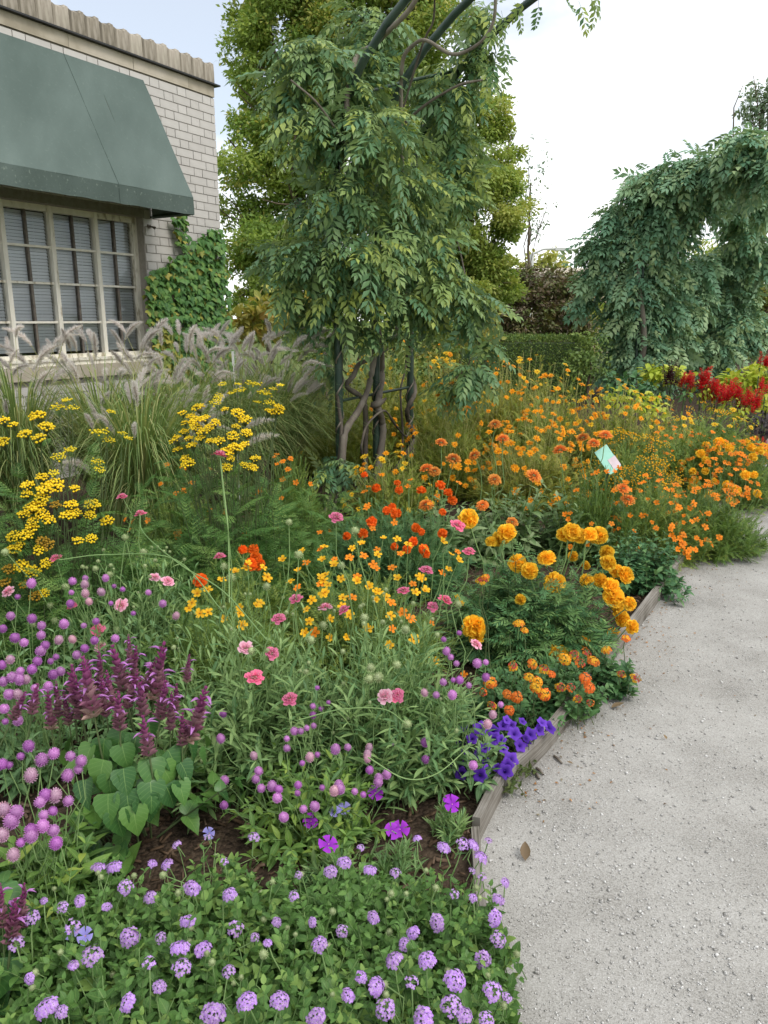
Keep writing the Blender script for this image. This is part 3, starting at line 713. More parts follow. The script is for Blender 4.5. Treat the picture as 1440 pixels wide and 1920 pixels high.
# ================================================================== the brick building
Cc = aty(412, 400, 7.81); E_C, N_W = float(Cc @ E), float(Cc @ NN)
def wp(s, z, out=0.0): return en(E_C - s, N_W - out, z)
AX = np.array([-E, NN, UP])                # local axes of the wall: s (to the left), into the wall, up
M_paint = plain_mat('painted_brick', [(.2, '#b4afa9'), (.5, '#bfbab4'), (.8, '#c9c4be')], .75, .25, .8, .0)
M_cream = plain_mat('cream_brick', [(.2, '#968a72'), (.5, '#ac9f84'), (.75, '#bcb096')], .8, .2, 7, .2)
M_mortar = plain_mat('mortar', ['#8c867e', '#a09a92'], .95, .1, 30, .3)
M_band = plain_mat('limestone_band', ['#9c9280', '#b0a694', '#bcb2a2'], .85, .2, 6, .15)
M_cope = plain_mat('weathered_coping', [(.25, '#5c564c'), (.42, '#847c6e'), (.58, '#a0978a'), (.8, '#b4ac9c')], .9, .15, 16, .4, (2, 2, .35))
M_wood = plain_mat('peeling_white_paint', [(.26, '#a89e88'), (.38, '#e2dccb'), (.7, '#eee9dc')], .75, .25, 25, .5, (1, 1, .35))
M_sillm = plain_mat('stone_sill', ['#a49a88', '#b8ae9c'], .85, .2, 12, .3)
M_munt = plain_mat('dark_muntin', ['#5c544e', '#7c746a'], .7, .25, 30, .2)
M_blind = plain_mat('white_blind', ['#eceff2', '#f4f6f8'], .5, .3, 3)
M_black = plain_mat('black_flashing', ['#1c1c1c', '#2a2a2a'], .5, .4, 10)
M_dark_in = plain_mat('dark_room', ['#2c2c2a', '#383836'], .9, .1, 3)
bld = thing('brick_building', 'low painted brick building with green awning and paned windows', 'building', wp(0, 0))
WT, WB, REC = 2.105, .955, .10
S0, S1 = .952, 4.30
def wbox(mb, s0, s1, z0, z1, o0, o1, mat=0):
    mb.box(wp((s0 + s1) / 2, (z0 + z1) / 2, (o0 + o1) / 2), (s1 - s0, o1 - o0, z1 - z0), AX, mat)
mb = MB()
wbox(mb, .008, S0 + .004, 0, 3.24, -.35, -.009); wbox(mb, S0 + .004, S1, 0, .80, -.35, -.009); wbox(mb, S0 + .004, S1, WT, 3.24, -.35, -.009)
wbox(mb, S1, 7, 0, 3.24, -.35, -.009)
wbox(mb, .008, .2, 0, 3.24, -5, -.352); wbox(mb, .2, 7, 0, 3.1, -5.2, -5); wbox(mb, .2, 7, 3.1, 3.23, -5, -.352)
wall = wpart(mb, 'wall', [M_mortar], bld, smooth=False)
mb = MB(); wbox(mb, .25, 6.9, .02, 3.05, -1.6, -1.5)
wpart(mb, 'inner_wall', [M_dark_in], bld, smooth=False)
# bricks, Flemish bond
UB = MB(); UB.box((0, 0, 0), (1, 1, 1)); UBt = UB.tmpl(); UBt.P[:] = 0
ME_BR, ME_BRC = tmesh('brick', UBt, [M_paint], False), tmesh('brick_cream', UBt, [M_cream], False)
CH, JN = .0708, .0065
rest = MB(); nb = 0
for row in range(46):
    z0 = -.02 + row * CH; z1 = z0 + CH - JN
    if z1 > 3.238: break
    s = -.1575 if row % 2 else .0
    k = 0
    while s < 4.2:
        l = .203 if k % 2 == 0 else .098
        a, b = max(s, 0.0), s + l
        s += l + JN; k += 1
        if b - a < .02: continue
        segs = [(a, b)]
        if z1 > .80 and z0 < WT:
            segs = [(a, min(b, S0))] if a < S0 - .02 else []
        for (a, b) in segs:
            near = (b < 1.0 and z0 > .72) or (z0 > 3.12 and b < 2.6)
            dep = REC + .1 if b > S0 - .03 and z1 > .8 and z0 < WT else .09
            out = U(-.0012, .0012)
            cream = z0 < 1.30 + .35 * (a / .95) and U(0, 1) < .75 and z0 < 1.75
            if near and nb < 298:
                M = np.eye(4); M[:3, 0] = -E * (b - a); M[:3, 1] = NN * dep; M[:3, 2] = UP * (z1 - z0)
                M[:3, 3] = wp((a + b) / 2, (z0 + z1) / 2, out - dep / 2)
                o = bpy.data.objects.new('brick', ME_BRC if cream else ME_BR); COL.objects.link(o); o.parent = wall
                M[:3, 3] -= np.array(bld.location); o.matrix_basis = Matrix(M.tolist()); nb += 1
            else: rest.box(wp((a + b) / 2, (z0 + z1) / 2, out - dep / 2), (b - a, dep, z1 - z0), AX, 0)
wpart(rest, 'brickwork', [M_paint], bld, 'stuff', False)
# stone band, flashing, fluted coping pieces
mb = MB(); s = 0.0
for i in range(9):
    b = s + (.33 if i == 0 else .62); wbox(mb, s + .002, b - .002, 3.243, 3.335, -.3, .006 + .002 * (i % 2)); s = b
wpart(mb, 'stone_band', [M_band], bld, smooth=False)
mb = MB(); wbox(mb, -.045, 5, 3.337, 3.349, -.35, .045)
wpart(mb, 'flashing', [M_black], bld, smooth=False)
def cope_mesh():
    """one fluted coping block .14 wide with a rounded rib, sloping back"""
    mb = MB(); prof = [(0, -.010), (.03, .016), (.10, .024), (.22, .010), (.5, -.002), (.8, .004), (.97, .012), (1, -.010)]
    xs = [p_[0] * .138 for p_ in prof]; ds = [p_[1] for p_ in prof]; k = len(xs)
    V = []; F = []
    for (z, o, kk) in ((0, .012, 1), (.08, .012, 1.0), (.150, .008, 1.0), (.172, -.03, .9), (.18, -.28, .4)):
        for x, d in zip(xs, ds): V.append((x, -(o + d * kk), z + d * .5 * (z > .1)))
    for r in range(4):
        for i in range(k - 1):
            a = r * k + i; F += [(a, a + 1, a + k + 1), (a, a + k + 1, a + k)]
    n_ = len(V); V += [(0, .28, 0), (.138, .28, 0), (0, .28, .18), (.138, .28, .18), (0, -.012, 0), (.138, -.012, 0), (0, -.004, .135), (.138, -.004, .135)]
    F += [(n_ + 4, n_, n_ + 2), (n_ + 4, n_ + 2, n_ + 6), (n_ + 5, n_ + 3, n_ + 1), (n_ + 5, n_ + 7, n_ + 3)]
    mb.raw(V, F); return mb.tmpl()
ME_COPE = tmesh('coping_block', cope_mesh(), [M_cope], False)
for i in range(26):
    s = .015 + .1405 * i
    M = np.eye(4); M[:3, 0] = -E; M[:3, 1] = NN; M[:3, 2] = UP * U(.97, 1.03); M[:3, 3] = wp(s, 3.349, U(-.004, .004))
    obj('coping_block', ME_COPE, bld, M=M)
# windows: casements of two by four panes
def glass_mat():
    m = new_mat('window_glass'); nt = m.node_tree
    g = nt.nodes.new('ShaderNodeBsdfGlossy'); g.inputs['Roughness'].default_value = .03; g.inputs['Color'].default_value = (.85, .9, .95, 1)
    tr = nt.nodes.new('ShaderNodeBsdfTransparent'); tr.inputs['Color'].default_value = (.96, .975, .975, 1)
    fr = nt.nodes.new('ShaderNodeFresnel'); fr.inputs['IOR'].default_value = 1.5
    mx = nt.nodes.new('ShaderNodeMixShader'); o = nt.nodes.new('ShaderNodeOutputMaterial')
    nt.links.new(fr.outputs[0], mx.inputs[0]); nt.links.new(tr.outputs[0], mx.inputs[1]); nt.links.new(g.outputs[0], mx.inputs[2]); nt.links.new(mx.outputs[0], o.inputs[0])
    return m
M_glass = glass_mat()
mulls = [S0 + .004, 1.38, 1.80, 2.215, 2.63, 3.05]
rows_z = [WB + .012, 1.235, 1.53, 1.80, WT - .04]
for i in range(5):
    a, b = mulls[i], mulls[i + 1]
    w = bpy.data.objects.new('window', None); COL.objects.link(w); w.parent = bld; w.location = Vector(wp((a + b) / 2, WB, -REC)) - bld.location
    fr = MB(); fw = .032
    ra = .045 if i == 0 else .02
    wbox(fr, a, a + ra, WB, WT, -REC - .05, -REC + .012 + .001 * i); wbox(fr, b - .018, b, WB, WT, -REC - .05, -REC + .010 + .001 * i)
    wbox(fr, a + ra, b - .018, WT - .045, WT, -REC - .05, -REC + .006); wbox(fr, a + ra, b - .018, WB, WB + .03, -REC - .05, -REC + .008)
    wpart(fr, 'frame', [M_wood], w, smooth=False)
    il, ir = a + ra, b - .018; mid = (il + ir) / 2
    mu = MB(); wbox(mu, mid - .009, mid + .009, WB + .03, WT - .045, -REC - .045, -REC - .012); wpart(mu, 'muntin', [M_munt], w, smooth=False)
    for z in rows_z[1:-1]:
        mu = MB(); wbox(mu, il, ir, z - .009, z + .008, -REC - .04, -REC - .004); wpart(mu, 'muntin', [M_wood], w, smooth=False)
    for r in range(4):
        for (p0, p1) in ((il, mid - .009), (mid + .009, ir)):
            gl = MB(); z0, z1 = rows_z[r] + .008, rows_z[r + 1] - .009
            t_ = U(-.002, .002, 4)
            V = np.array([wp(p0, z0, -REC - .026 + t_[0]), wp(p1, z0, -REC - .026 + t_[1]), wp(p1, z1, -REC - .026 + t_[2]), wp(p0, z1, -REC - .026 + t_[3])])
            gl.raw(V, [(0, 2, 1), (0, 3, 2)]); wpart(gl, 'pane', [M_glass], w, smooth=False)
    bl = MB(); z = WB + .06
    while z < WT - .06:
        c = wp((il + ir) / 2, z + U(-.0008, .0008), -REC - .062); tl = math.radians(58 + U(-2, 2))
        ax = np.array([-E, NN * math.cos(tl) + UP * math.sin(tl), -NN * math.sin(tl) + UP * math.cos(tl)])
        bl.box(c, (ir - il + .012, .026, .0015), ax); z += .0245
    for s_ in (il + .08, ir - .08): wbox(bl, s_ - .001, s_ + .001, WB + .05, WT - .06, -REC - .0785, -REC - .0765)
    wpart(bl, 'blind', [M_blind], w, smooth=False)
mb = MB(); wbox(mb, S0 - .03, S1, .90, .955, -REC - .06, -.012); wbox(mb, S0 - .02, S1, .935, .957, -.012, .0)
wpart(mb, 'window_ledge', [M_wood], bld, smooth=False)
mb = MB(); wbox(mb, S0 - .05, S1, .80, .898, -.34, .028); wpart(mb, 'stone_sill', [M_sillm], bld, smooth=False)
# small lamp bracket under the awning end
lamp = thing('wall_light', 'small grey light fitting on the white bricks under the awning end', 'light fitting', wp(.90, 2.03, 0))
mb = MB(); wbox(mb, .885, .915, 2.02, 2.05, 0, .012); wpart(mb, 'mount_plate', [M_munt], lamp, smooth=False)
mb = MB(); mb.tubes(np.array([[wp(.90, 2.035, .012), wp(.895, 2.03, .04), wp(.885, 2.02, .06)]]), np.array([.006, .008, .014]), 8); wpart(mb, 'lamp_head', [M_munt], lamp)

# ================================================================== the awning
def awn_mat(name, stops, spots):
    m = new_mat(name); nt = m.node_tree; tc = nt.nodes.new('ShaderNodeTexCoord')
    no = nt.nodes.new('ShaderNodeTexNoise'); no.inputs['Scale'].default_value = 1.3; no.inputs['Detail'].default_value = 6
    mp = nt.nodes.new('ShaderNodeMapping'); mp.inputs['Scale'].default_value = (3.2, 1.2, .45); nt.links.new(tc.outputs['Object'], mp.inputs[0]); nt.links.new(mp.outputs[0], no.inputs['Vector'])
    rp = rampnode(nt, stops); nt.links.new(no.outputs['Fac'], rp.inputs[0]); col = rp.outputs[0]
    n2 = nt.nodes.new('ShaderNodeTexNoise'); n2.inputs['Scale'].default_value = 45; n2.inputs['Detail'].default_value = 3; nt.links.new(tc.outputs['Object'], n2.inputs['Vector'])
    f = mnode(nt, 'MULTIPLY', mnode(nt, 'MAXIMUM', mnode(nt, 'SUBTRACT', n2.outputs['Fac'], .60), 0.0), spots)
    col = mixc(nt, f, col, '#a3b0a0')
    n3 = nt.nodes.new('ShaderNodeTexNoise'); n3.inputs['Scale'].default_value = 70; nt.links.new(tc.outputs['Object'], n3.inputs['Vector'])
    col = mixc(nt, mnode(nt, 'MULTIPLY', mnode(nt, 'MAXIMUM', mnode(nt, 'SUBTRACT', n3.outputs['Fac'], .62), 0.0), spots * 1.2), col, '#26332c')
    b = nt.nodes.new('ShaderNodeBump'); b.inputs['Strength'].default_value = .15; b.inputs['Distance'].default_value = .003; nt.links.new(n2.outputs['Fac'], b.inputs['Height'])
    finish(nt, col, .7, .25, 0, b.outputs[0]); return m
M_awn = awn_mat('green_canvas', [(.3, '#505e58'), (.5, '#5b6963'), (.7, '#66746e')], .5)
M_val = awn_mat('green_valance', [(.3, '#48554f'), (.5, '#525f59'), (.7, '#5b6862')], 2.2)
awn = thing('awning', 'faded green canvas awning over the windows of the brick building', 'awning', wp(.86, 2.1, .25))
A0, A1, AO, AZT, AZB, AV = .86, 4.4, .49, 3.185, 2.235, 2.10
def strip(rows, mb, th=.0):
    k = len(rows[0]); V = np.concatenate(rows); F = []
    for r in range(len(rows) - 1):
        for i in range(k - 1):
            a = r * k + i; F += [(a, a + 1, a + k + 1), (a, a + k + 1, a + k)]
    mb.raw(V, F)
ss = np.linspace(A0, A1, 30)
def sag(s, t): return math.sin(math.pi * t) * (.009 * (math.cos((s - A0) * 7.0) - .6) + .004 * math.sin(s * 17 + t * 3))
mb = MB(); strip([np.array([wp(s, AZT + (AZB - AZT) * t, AO * t + .012 + sag(s, t)) for s in ss]) for t in np.linspace(0, 1, 7)], mb)
strip([np.array([wp(s, AZT + (AZB - AZT) * t - .004, AO * t + .008 + sag(s, t)) for s in ss]) for t in np.linspace(1, 0, 7)], mb)
wpart(mb, 'canopy', [M_awn], awn)
mb = MB(); vz = [AZB, (AZB + AV) / 2, AV]
strip([np.array([wp(s, z + (.003 * math.sin(s * 23) if z == AV else 0), AO + .0125 + .003 * math.sin(s * 11 + z * 20)) for s in ss]) for z in vz], mb)
strip([np.array([wp(s, z + (.003 * math.sin(s * 23) if z == AV else 0), AO + .0085 + .003 * math.sin(s * 11 + z * 20)) for s in ss]) for z in vz[::-1]], mb)
wpart(mb, 'valance', [M_val], awn)
for s_ in (A0, A1):
    mb = MB(); V = np.array([wp(s_ + d, z, o) for d in (-.002, .002) for (z, o) in ((AZT, .008), (AZB, AO + .006), (AV, AO + .006), (AV, .008))])
    mb.raw(V, [(0, 1, 2), (0, 2, 3), (4, 6, 5), (4, 7, 6), (0, 4, 5), (0, 5, 1), (2, 6, 7), (2, 7, 3)]); wpart(mb, 'side_panel', [M_awn], awn, smooth=False)
for s_ in (1.63, 2.75):
    mb = MB(); pts = np.array([wp(s_, AZT + (AZB - AZT) * t, AO * t + .0135 + sag(s_, t)) for t in np.linspace(0, 1, 7)] + [wp(s_, AV, AO + .014)])
    mb.tubes(pts[None], np.full(8, .0022), 4); wpart(mb, 'seam', [M_val], awn)
for s_ in (.885, 1.38, 1.80, 2.215, 2.63):
    mb = MB(); mb.tubes(np.array([[wp(s_, AZT - .03, .012), wp(s_, AZB - .02, AO - .012), wp(s_, AV + .02, AO - .012)]]), np.full(3, .01), 6); wpart(mb, 'frame_rib', [M_iron], awn)
mb = MB(); mb.tubes(np.array([[wp(A0 + .01, AV + .015, AO - .006), wp(A1, AV + .015, AO - .006)]]), np.full(2, .009), 6); wpart(mb, 'frame_rail', [M_iron], awn)
mb = MB(); mb.tubes(np.array([[wp(A0 + .01, AV + .015, 0.0), wp(A0 + .01, AV + .015, AO - .006)]]), np.full(2, .009), 6); wpart(mb, 'frame_rail', [M_iron], awn)
# ================================================================== foliage helpers
def blobw(u, v, ru, rv, Y, deep=1.0):
    """an ellipsoid of foliage: centre through a pixel at distance Y, radii in pixels turned to metres"""
    c = aty(u, v, Y); k = Y * cP / FPX
    return c, np.array([ru * k, min(ru, rv * 1.3) * k * deep, rv * k])
def blob_pts(c, r, n, lo=.55):
    d = rdir(n); rad = U(lo ** 3, 1, n) ** (1 / 3)
    return c + d * r * rad[:, None], d
def blob_leaves(mb, blobs, dens, tmpls, size, droop=.3, upw=.6, mat=0, age=None, lo=.5, rndm=None, jit=.5):
    out = []
    for i, (c, r) in enumerate(blobs):
        area = (r[0] * r[1] + r[0] * r[2] + r[1] * r[2]) / 3 * 12.6
        n = max(4, int(area * dens)); p, d = blob_pts(c, r, n, lo)
        y = unit(d * np.array([1, 1, .5]) + RNG.normal(size=(n, 3)) * jit - UP * droop)
        z = unit(UP * upw + d * .6 + RNG.normal(size=(n, 3)) * .35)
        M = frames(p, y, z, size * U(.7, 1.25, n))
        rr = (U(0, .55, n) + U(0, .45)) % 1 if rndm is None else rndm(p, n)
        a = None if age is None else age(p, n)
        k = RNG.integers(0, len(tmpls), n)
        for q, t in enumerate(tmpls):
            s_ = k == q
            mb.add(t, M[s_], rnd=rr[s_], age=None if a is None else a[s_], mat=mat)
        out.append((M, k, rr))
    return out
def clump_leaves(mb, blobs, dens, tmpls, size, age, lo, cl=.3):
    """each blob broken into many small uneven clumps of leaves, some of them sticking out"""
    for c, r in blobs:
        area = (r[0] * r[1] + r[0] * r[2] + r[1] * r[2]) / 3 * 12.6; N = int(area * dens); rm = float(np.mean(r))
        nc = max(10, int(2.2 / cl ** 2)); d = rdir(nc); k = U(.45, 1.12, nc); cc = c + d * r * k[:, None]; cr = rm * cl * U(.55, 1.25, nc)
        w = cr ** 2; w /= w.sum(); cnt = np.maximum(3, (N * w).astype(int)); idx = np.repeat(np.arange(nc), cnt); n = len(idx)
        dd = rdir(n) * np.array([1.15, 1.15, .75]); rad = U(0, 1, n) ** .45 * (1 + .25 * RNG.normal(size=n).clip(-1, 2)); p = cc[idx] + dd * (cr[idx] * rad)[:, None]
        y = unit(dd + d[idx] * .5 + RNG.normal(size=(n, 3)) * .7 - UP * .25); z = unit(UP * .6 + d[idx] * .5 + RNG.normal(size=(n, 3)) * .5)
        rr = (U(0, 1, nc)[idx] * .6 + U(0, .4, n)) % 1; a = None if age is None else age(p, n); M = frames(p, y, z, size * U(.65, 1.25, n)); q = RNG.integers(0, len(tmpls), n)
        for j, t in enumerate(tmpls): mb.add(t, M[q == j], rnd=rr[q == j], age=None if a is None else a[q == j], mat=0)
def limb(mb, a, b, r0, r1, wob=.05, k=8, mat=0, sides=6):
    t = np.linspace(0, 1, k)[:, None]; p = np.asarray(a) * (1 - t) + np.asarray(b) * t
    w = RNG.normal(size=(k, 3)) * wob; w[0] = w[-1] = 0; w = (w + np.roll(w, 1, 0)) / 2
    mb.tubes((p + w)[None], np.linspace(r0, r1, k), sides, mat=mat)
def tree(name, label, blobs, base, trunk_r, tmpls, size, dens, mat, age=None, group=None, lo=.5, bark=None, cat='tree', trunk=True, nl=None, cl=.30):
    t = thing(name, label, cat, base, group)
    mb = MB(); clump_leaves(mb, blobs, dens, tmpls, size, age, lo, cl)
    wpart(mb, 'crown', [mat], t)
    if trunk:
        tb = MB(); top = np.mean([c for c, r in blobs], 0); top[2] = np.percentile([c[2] for c, r in blobs], 70)
        limb(tb, base, top, trunk_r, trunk_r * .35, trunk_r * .6, 10)
        for c, r in blobs:
            f = U(.25, .7); a = np.asarray(base) * (1 - f) + top * f
            limb(tb, a, c + (c - a) * .2, trunk_r * .35, trunk_r * .06, .06 * np.linalg.norm(c - a), 7, sides=5)
            for _ in range(3): limb(tb, c * .7 + a * .3, c + rdir(1)[0] * r * .9, trunk_r * .12, trunk_r * .03, .03, 5, sides=4)
        wpart(tb, 'trunk', [bark or M_bark2], t)
    return t
def gnd(p): q = np.array(p, float); q[2] = 0.0; return q

# ================================================================== background trees and shrubs
YA = 12.6
A = [blobw(*b, YA + dy, .9) for *b, dy in ((520, 60, 85, 85, 0), (610, 20, 120, 80, .4), (468, 130, 45, 70, -.2), (545, 230, 90, 100, -.3), (462, 290, 58, 90, 0), (540, 390, 100, 110, -.4), (455, 420, 55, 95, -.2), (470, 530, 55, 80, -.3),
     (565, 520, 90, 80, -.2), (640, 120, 100, 110, .3), (650, 300, 120, 120, .4), (760, 70, 110, 80, .6), (730, 210, 120, 100, .8), (600, -110, 150, 110, 0), (760, -80, 110, 100, .5), (660, 450, 110, 100, .6), (560, 600, 100, 50, 0))]
def ageA(p, n): return np.clip((p[:, 2] - 5.2) * .35, 0, 1) * (U(0, 1, n) < .5) * U(.2, 1, n)
tree('maple_tree', 'tall yellow-green maple with reddish top rising behind the wisteria arbor', A, gnd(aty(600, 700, YA + .3)), .16, [L_q], .074, 1200, M_tree, ageA)
Bt = [blobw(*b, 14.2 + dy, .9) for *b, dy in ((905, 225, 50, 50, 0), (880, 310, 95, 85, 0), (940, 290, 40, 65, -.2), (900, 420, 85, 90, -.2), (948, 400, 40, 85, -.1), (830, 440, 90, 90, .2), (860, 540, 105, 70, 0), (935, 500, 50, 60, -.2), (790, 340, 100, 100, .5), (780, 540, 80, 80, .3), (830, 230, 80, 70, .3))]
tree('maple_tree', 'yellow-green maple to the right of the arbor, its edge against the white sky', Bt, gnd(aty(870, 700, 14.4)), .14, [L_q], .074, 1200, M_tree, None)
Sp = [blobw(*b, 17 + dy) for *b, dy in ((1000, 300, 30, 40, 0), (1010, 385, 34, 40, 0), (985, 350, 30, 40, 0), (990, 430, 40, 30, 0))]
tree('sparse_tree', 'thin pale tree with few leaves at the edge of the right maple', Sp, gnd(aty(985, 690, 17)), .045, [L_q], .09, 34, M_treep, lo=.2)
F1 = [blobw(*b, 34) for b in ((1005, 492, 26, 16), (1035, 490, 24, 16), (1050, 505, 20, 14), (985, 505, 18, 14))]
tree('distant_tree', 'distant rounded yellow tree behind the lamp post', F1, gnd(aty(1020, 640, 34)), .2, [L_q], .28, 60, M_tree2)
for lab, bl, Y, mat_, sz, dn in (
        ('purple-brown leafed shrub behind the clipped hedge, its left half', ((960, 540, 50, 45), (925, 585, 38, 50), (985, 585, 45, 45), (950, 620, 60, 40)), 16.0, M_purp, .10, 420),
        ('bushy purple-brown shrub behind the clipped hedge beside the far arbor', ((1040, 555, 50, 45), (1075, 575, 35, 60), (1020, 600, 50, 45), (1060, 620, 55, 40), (1035, 530, 40, 30)), 16.6, M_purp, .10, 420)):
    B_ = [blobw(*b, Y) for b in bl]
    tree('purple_shrub', lab, B_, gnd(B_[0][0]), .06, [L_q], sz, dn, mat_, lambda p, n: (U(0, 1, n) < .35) * U(.4, 1, n), group='purple-brown shrubs behind the hedge', cat='shrub')
for lab, bl, Y, mat_, sz, dn in (
        ('pale grey-green tree top showing above the far arbor', ((1415, 190, 22, 30), (1440, 205, 20, 40), (1400, 215, 14, 20), (1470, 190, 30, 40)), 22, M_treep, .14, 180),
        ('rust-tinged tree at the edge of the picture beyond the far arbor', ((1435, 510, 40, 40), (1440, 580, 50, 50), (1480, 540, 60, 80), (1410, 560, 30, 40)), 15.5, M_tree2, .10, 300),
        ('green tree filling the gap behind the far arbor columns', ((1330, 520, 70, 50), (1280, 560, 80, 60), (1360, 600, 80, 60), (1230, 600, 80, 60), (1150, 600, 60, 50), (1120, 560, 40, 50), (1300, 640, 120, 50)), 19, M_tree, .12, 240)):
    B_ = [blobw(*b, Y) for b in bl]
    tree('garden_tree', lab, B_, gnd(B_[1][0]), .14, [L_q], sz, dn, mat_)
# shrubs between the building and the arbor
for lab, bl, Y, mat_, tm, sz, dn in (
        ('yellowing shrub with long leaves between the ivy corner and the arbor', ((500, 595, 50, 40), (460, 620, 40, 40), (545, 575, 40, 35)), 8.6, M_yshrub, L_ov, .12, 190),
        ('low green shrub between the clipped hedge and the far arbor', ((1110, 650, 30, 40), (1120, 690, 30, 30), (1085, 690, 30, 30)), 11.6, M_hedge, L_q, .07, 420),
        ('dark green shrub behind the arbor posts', ((620, 660, 70, 70), (720, 690, 80, 80), (560, 690, 60, 60), (800, 660, 70, 60)), 8.4, M_hedge, L_q, .07, 300),
        ('yellow-green shrub in the gap right of the arbor posts', ((860, 630, 60, 60), (820, 700, 60, 50), (900, 600, 40, 40)), 9.0, M_yshrub, L_ov, .07, 330)):
    B_ = [blobw(*b, Y) for b in bl]
    tree('shrub', lab, B_, gnd(B_[0][0]), .03, [tm], sz, dn, mat_, cat='shrub')
# clipped hedge
hd = thing('clipped_hedge', 'clipped green box hedge with flat top in front of the purple shrubs', 'hedge', gnd(aty(1010, 680, 12.4)))
h0, h1 = gnd(aty(800, 660, 12.4)), gnd(aty(1106, 660, 12.4)); hw = (h1 - h0); Lh = np.linalg.norm(hw); hx = hw / Lh; hy = np.cross(UP, hx); HZ = .985
mb = MB(); n = 17000
s_ = U(0, Lh, n); f = U(0, 1, n); q = np.zeros((n, 3)); nr = np.zeros((n, 3))
m1 = f < .45; m2 = (f >= .45) & (f < .8); m3 = f >= .8
q[m1] = h0 + hx * s_[m1, None] + UP * U(0, HZ, m1.sum())[:, None]; nr[m1] = -hy
q[m2] = h0 + hx * s_[m2, None] + UP * HZ + hy * U(0, .9, m2.sum())[:, None]; nr[m2] = UP
q[m3] = h1 + hy * U(0, .9, m3.sum())[:, None] + UP * U(0, HZ, m3.sum())[:, None]; nr[m3] = hx
q += nr * RNG.normal(size=(n, 1)) * .022 - nr * .03 * U(0, 1, (n, 1))
rd = np.clip((np.abs((q - h0) @ hx - Lh) < .1) * 1.0, 0, 1)[:, None] * np.clip(q[:, 2:3] - HZ + .1, 0, 1); q -= (hx + UP) * rd * .4
mb.add(L_q, frames(q, unit(nr + RNG.normal(size=(n, 3)) * .7 + UP * .3), nr + RNG.normal(size=(n, 3)) * .5, U(.028, .05, n)))
wpart(mb, 'foliage', [M_hedge], hd, 'stuff')
mb = MB(); mb.box((h0 + h1) / 2 + hy * .45 + UP * (HZ - .09) / 2, (Lh - .12, .78, HZ - .1), np.array([hx, hy, UP])); wpart(mb, 'dark_core', [M_stemd], hd, smooth=False)  # solid dark box added to fill the hedge behind its leaves
# far line of trees closing the horizon
mb = MB(); B_ = []
for x in np.arange(-34, 60, 3.2): h_ = U(1.3, 2.0); B_.append((np.array([x, 46 + U(-3, 3), h_ * .8]), np.array([2.6, 2.0, h_])))
blob_leaves(mb, B_, 12, [L_q], .42, lo=.75)
o = obj('treeline', mb.mesh('treeline', [M_hedge])); tag(o, 'far line of dark green trees along the horizon', 'treeline', kind='stuff')
# far street lamp and low house
lp = gnd(aty(990, 640, 30)); lt = aty(992, 477, 30)
o = thing('street_lamp', 'slim white street lamp post rising behind the shrubs', 'street lamp', lp)
M_white = plain_mat('white_metal', ['#c8c8c4', '#d4d4d0'], .4, .4, 3)
mb = MB(); mb.tubes(np.array([[lp, lp + UP * lt[2]]]), np.array([.12, .08]), 8); wpart(mb, 'pole', [M_white], o)
mb = MB(); mb.tubes(np.array([[lp + UP * lt[2], lp + UP * (lt[2] + .18) + np.array([.4, 0, 0]), lp + UP * (lt[2] + .2) + np.array([.9, 0, 0])]]), np.array([.05, .045, .06]), 6); wpart(mb, 'arm', [M_white], o)
mb = MB(); mb.box(lp + UP * (lt[2] + .18) + np.array([1.15, 0, 0]), (.6, .25, .1)); wpart(mb, 'lamp_head', [M_white], o, smooth=False)
hs = thing('distant_house', 'tan flat-walled house just showing over the purple shrubs', 'house', gnd(aty(1030, 640, 32)))
hp = gnd(aty(1030, 640, 32)); zt = aty(1030, 510, 32)[2]
mb = MB(); mb.box(hp + UP * (zt - .3) / 2, (4.2, 3, zt - .3)); wpart(mb, 'wall', [M_cream], hs, smooth=False)
mb = MB(); V = np.array([[x, y, z] for (x, y, z) in ((-2.3, -1.7, zt - .3), (2.3, -1.7, zt - .3), (2.3, 1.7, zt - .3), (-2.3, 1.7, zt - .3), (-2.2, 0, zt + .15), (2.2, 0, zt + .15))]) + hp
mb.raw(V, [(0, 1, 5), (0, 5, 4), (2, 3, 4), (2, 4, 5), (1, 2, 5), (3, 0, 4), (0, 3, 2), (0, 2, 1)]); wpart(mb, 'roof', [M_band], hs, smooth=False)

# ================================================================== ivy on the corner of the building
def ivy_leaf():
    a = [(0, -.05), (.38, .02), (.62, .42), (.34, .45), (0, 1.0), (-.34, .45), (-.62, .42), (-.38, .02)]
    V = [(0, .3, .06)] + [(x, y, -.08 * abs(x) - .12 * max(0, y - .4)) for x, y in a]; n = len(a)
    P = [(.3, 0, 0, 0)] + [(y, (1 if x > 0 else -1) if abs(x) > .01 else 0, 0, 0) for x, y in a]
    return T(V, [(0, 1 + i, 1 + (i + 1) % n) for i in range(n)], P)
L_ivy = ivy_leaf(); ME_IVY = tmesh('leaf', L_ivy, [M_ivy])
poly = np.array([(274, 525), (300, 503), (340, 480), (356, 462), (392, 430), (414, 430), (420, 480), (428, 560), (432, 650), (434, 760), (288, 760), (294, 660), (276, 590)], float)
def inpoly(p, pg):
    c = np.zeros(len(p), bool); j = len(pg) - 1
    for i in range(len(pg)):
        xi, yi, xj, yj = *pg[i], *pg[j]
        c ^= ((yi > p[:, 1]) != (yj > p[:, 1])) & (p[:, 0] < (xj - xi) * (p[:, 1] - yi) / (yj - yi + 1e-9) + xi); j = i
    return c
def wall_hit(u, v, out):
    d = ray(u, v); return EYE + d * ((N_W - out) / float(d @ NN))
cand = np.stack([U(265, 436, 9000), U(425, 760, 9000)], -1); cand = cand[inpoly(cand + RNG.normal(size=cand.shape) * 4, poly)]
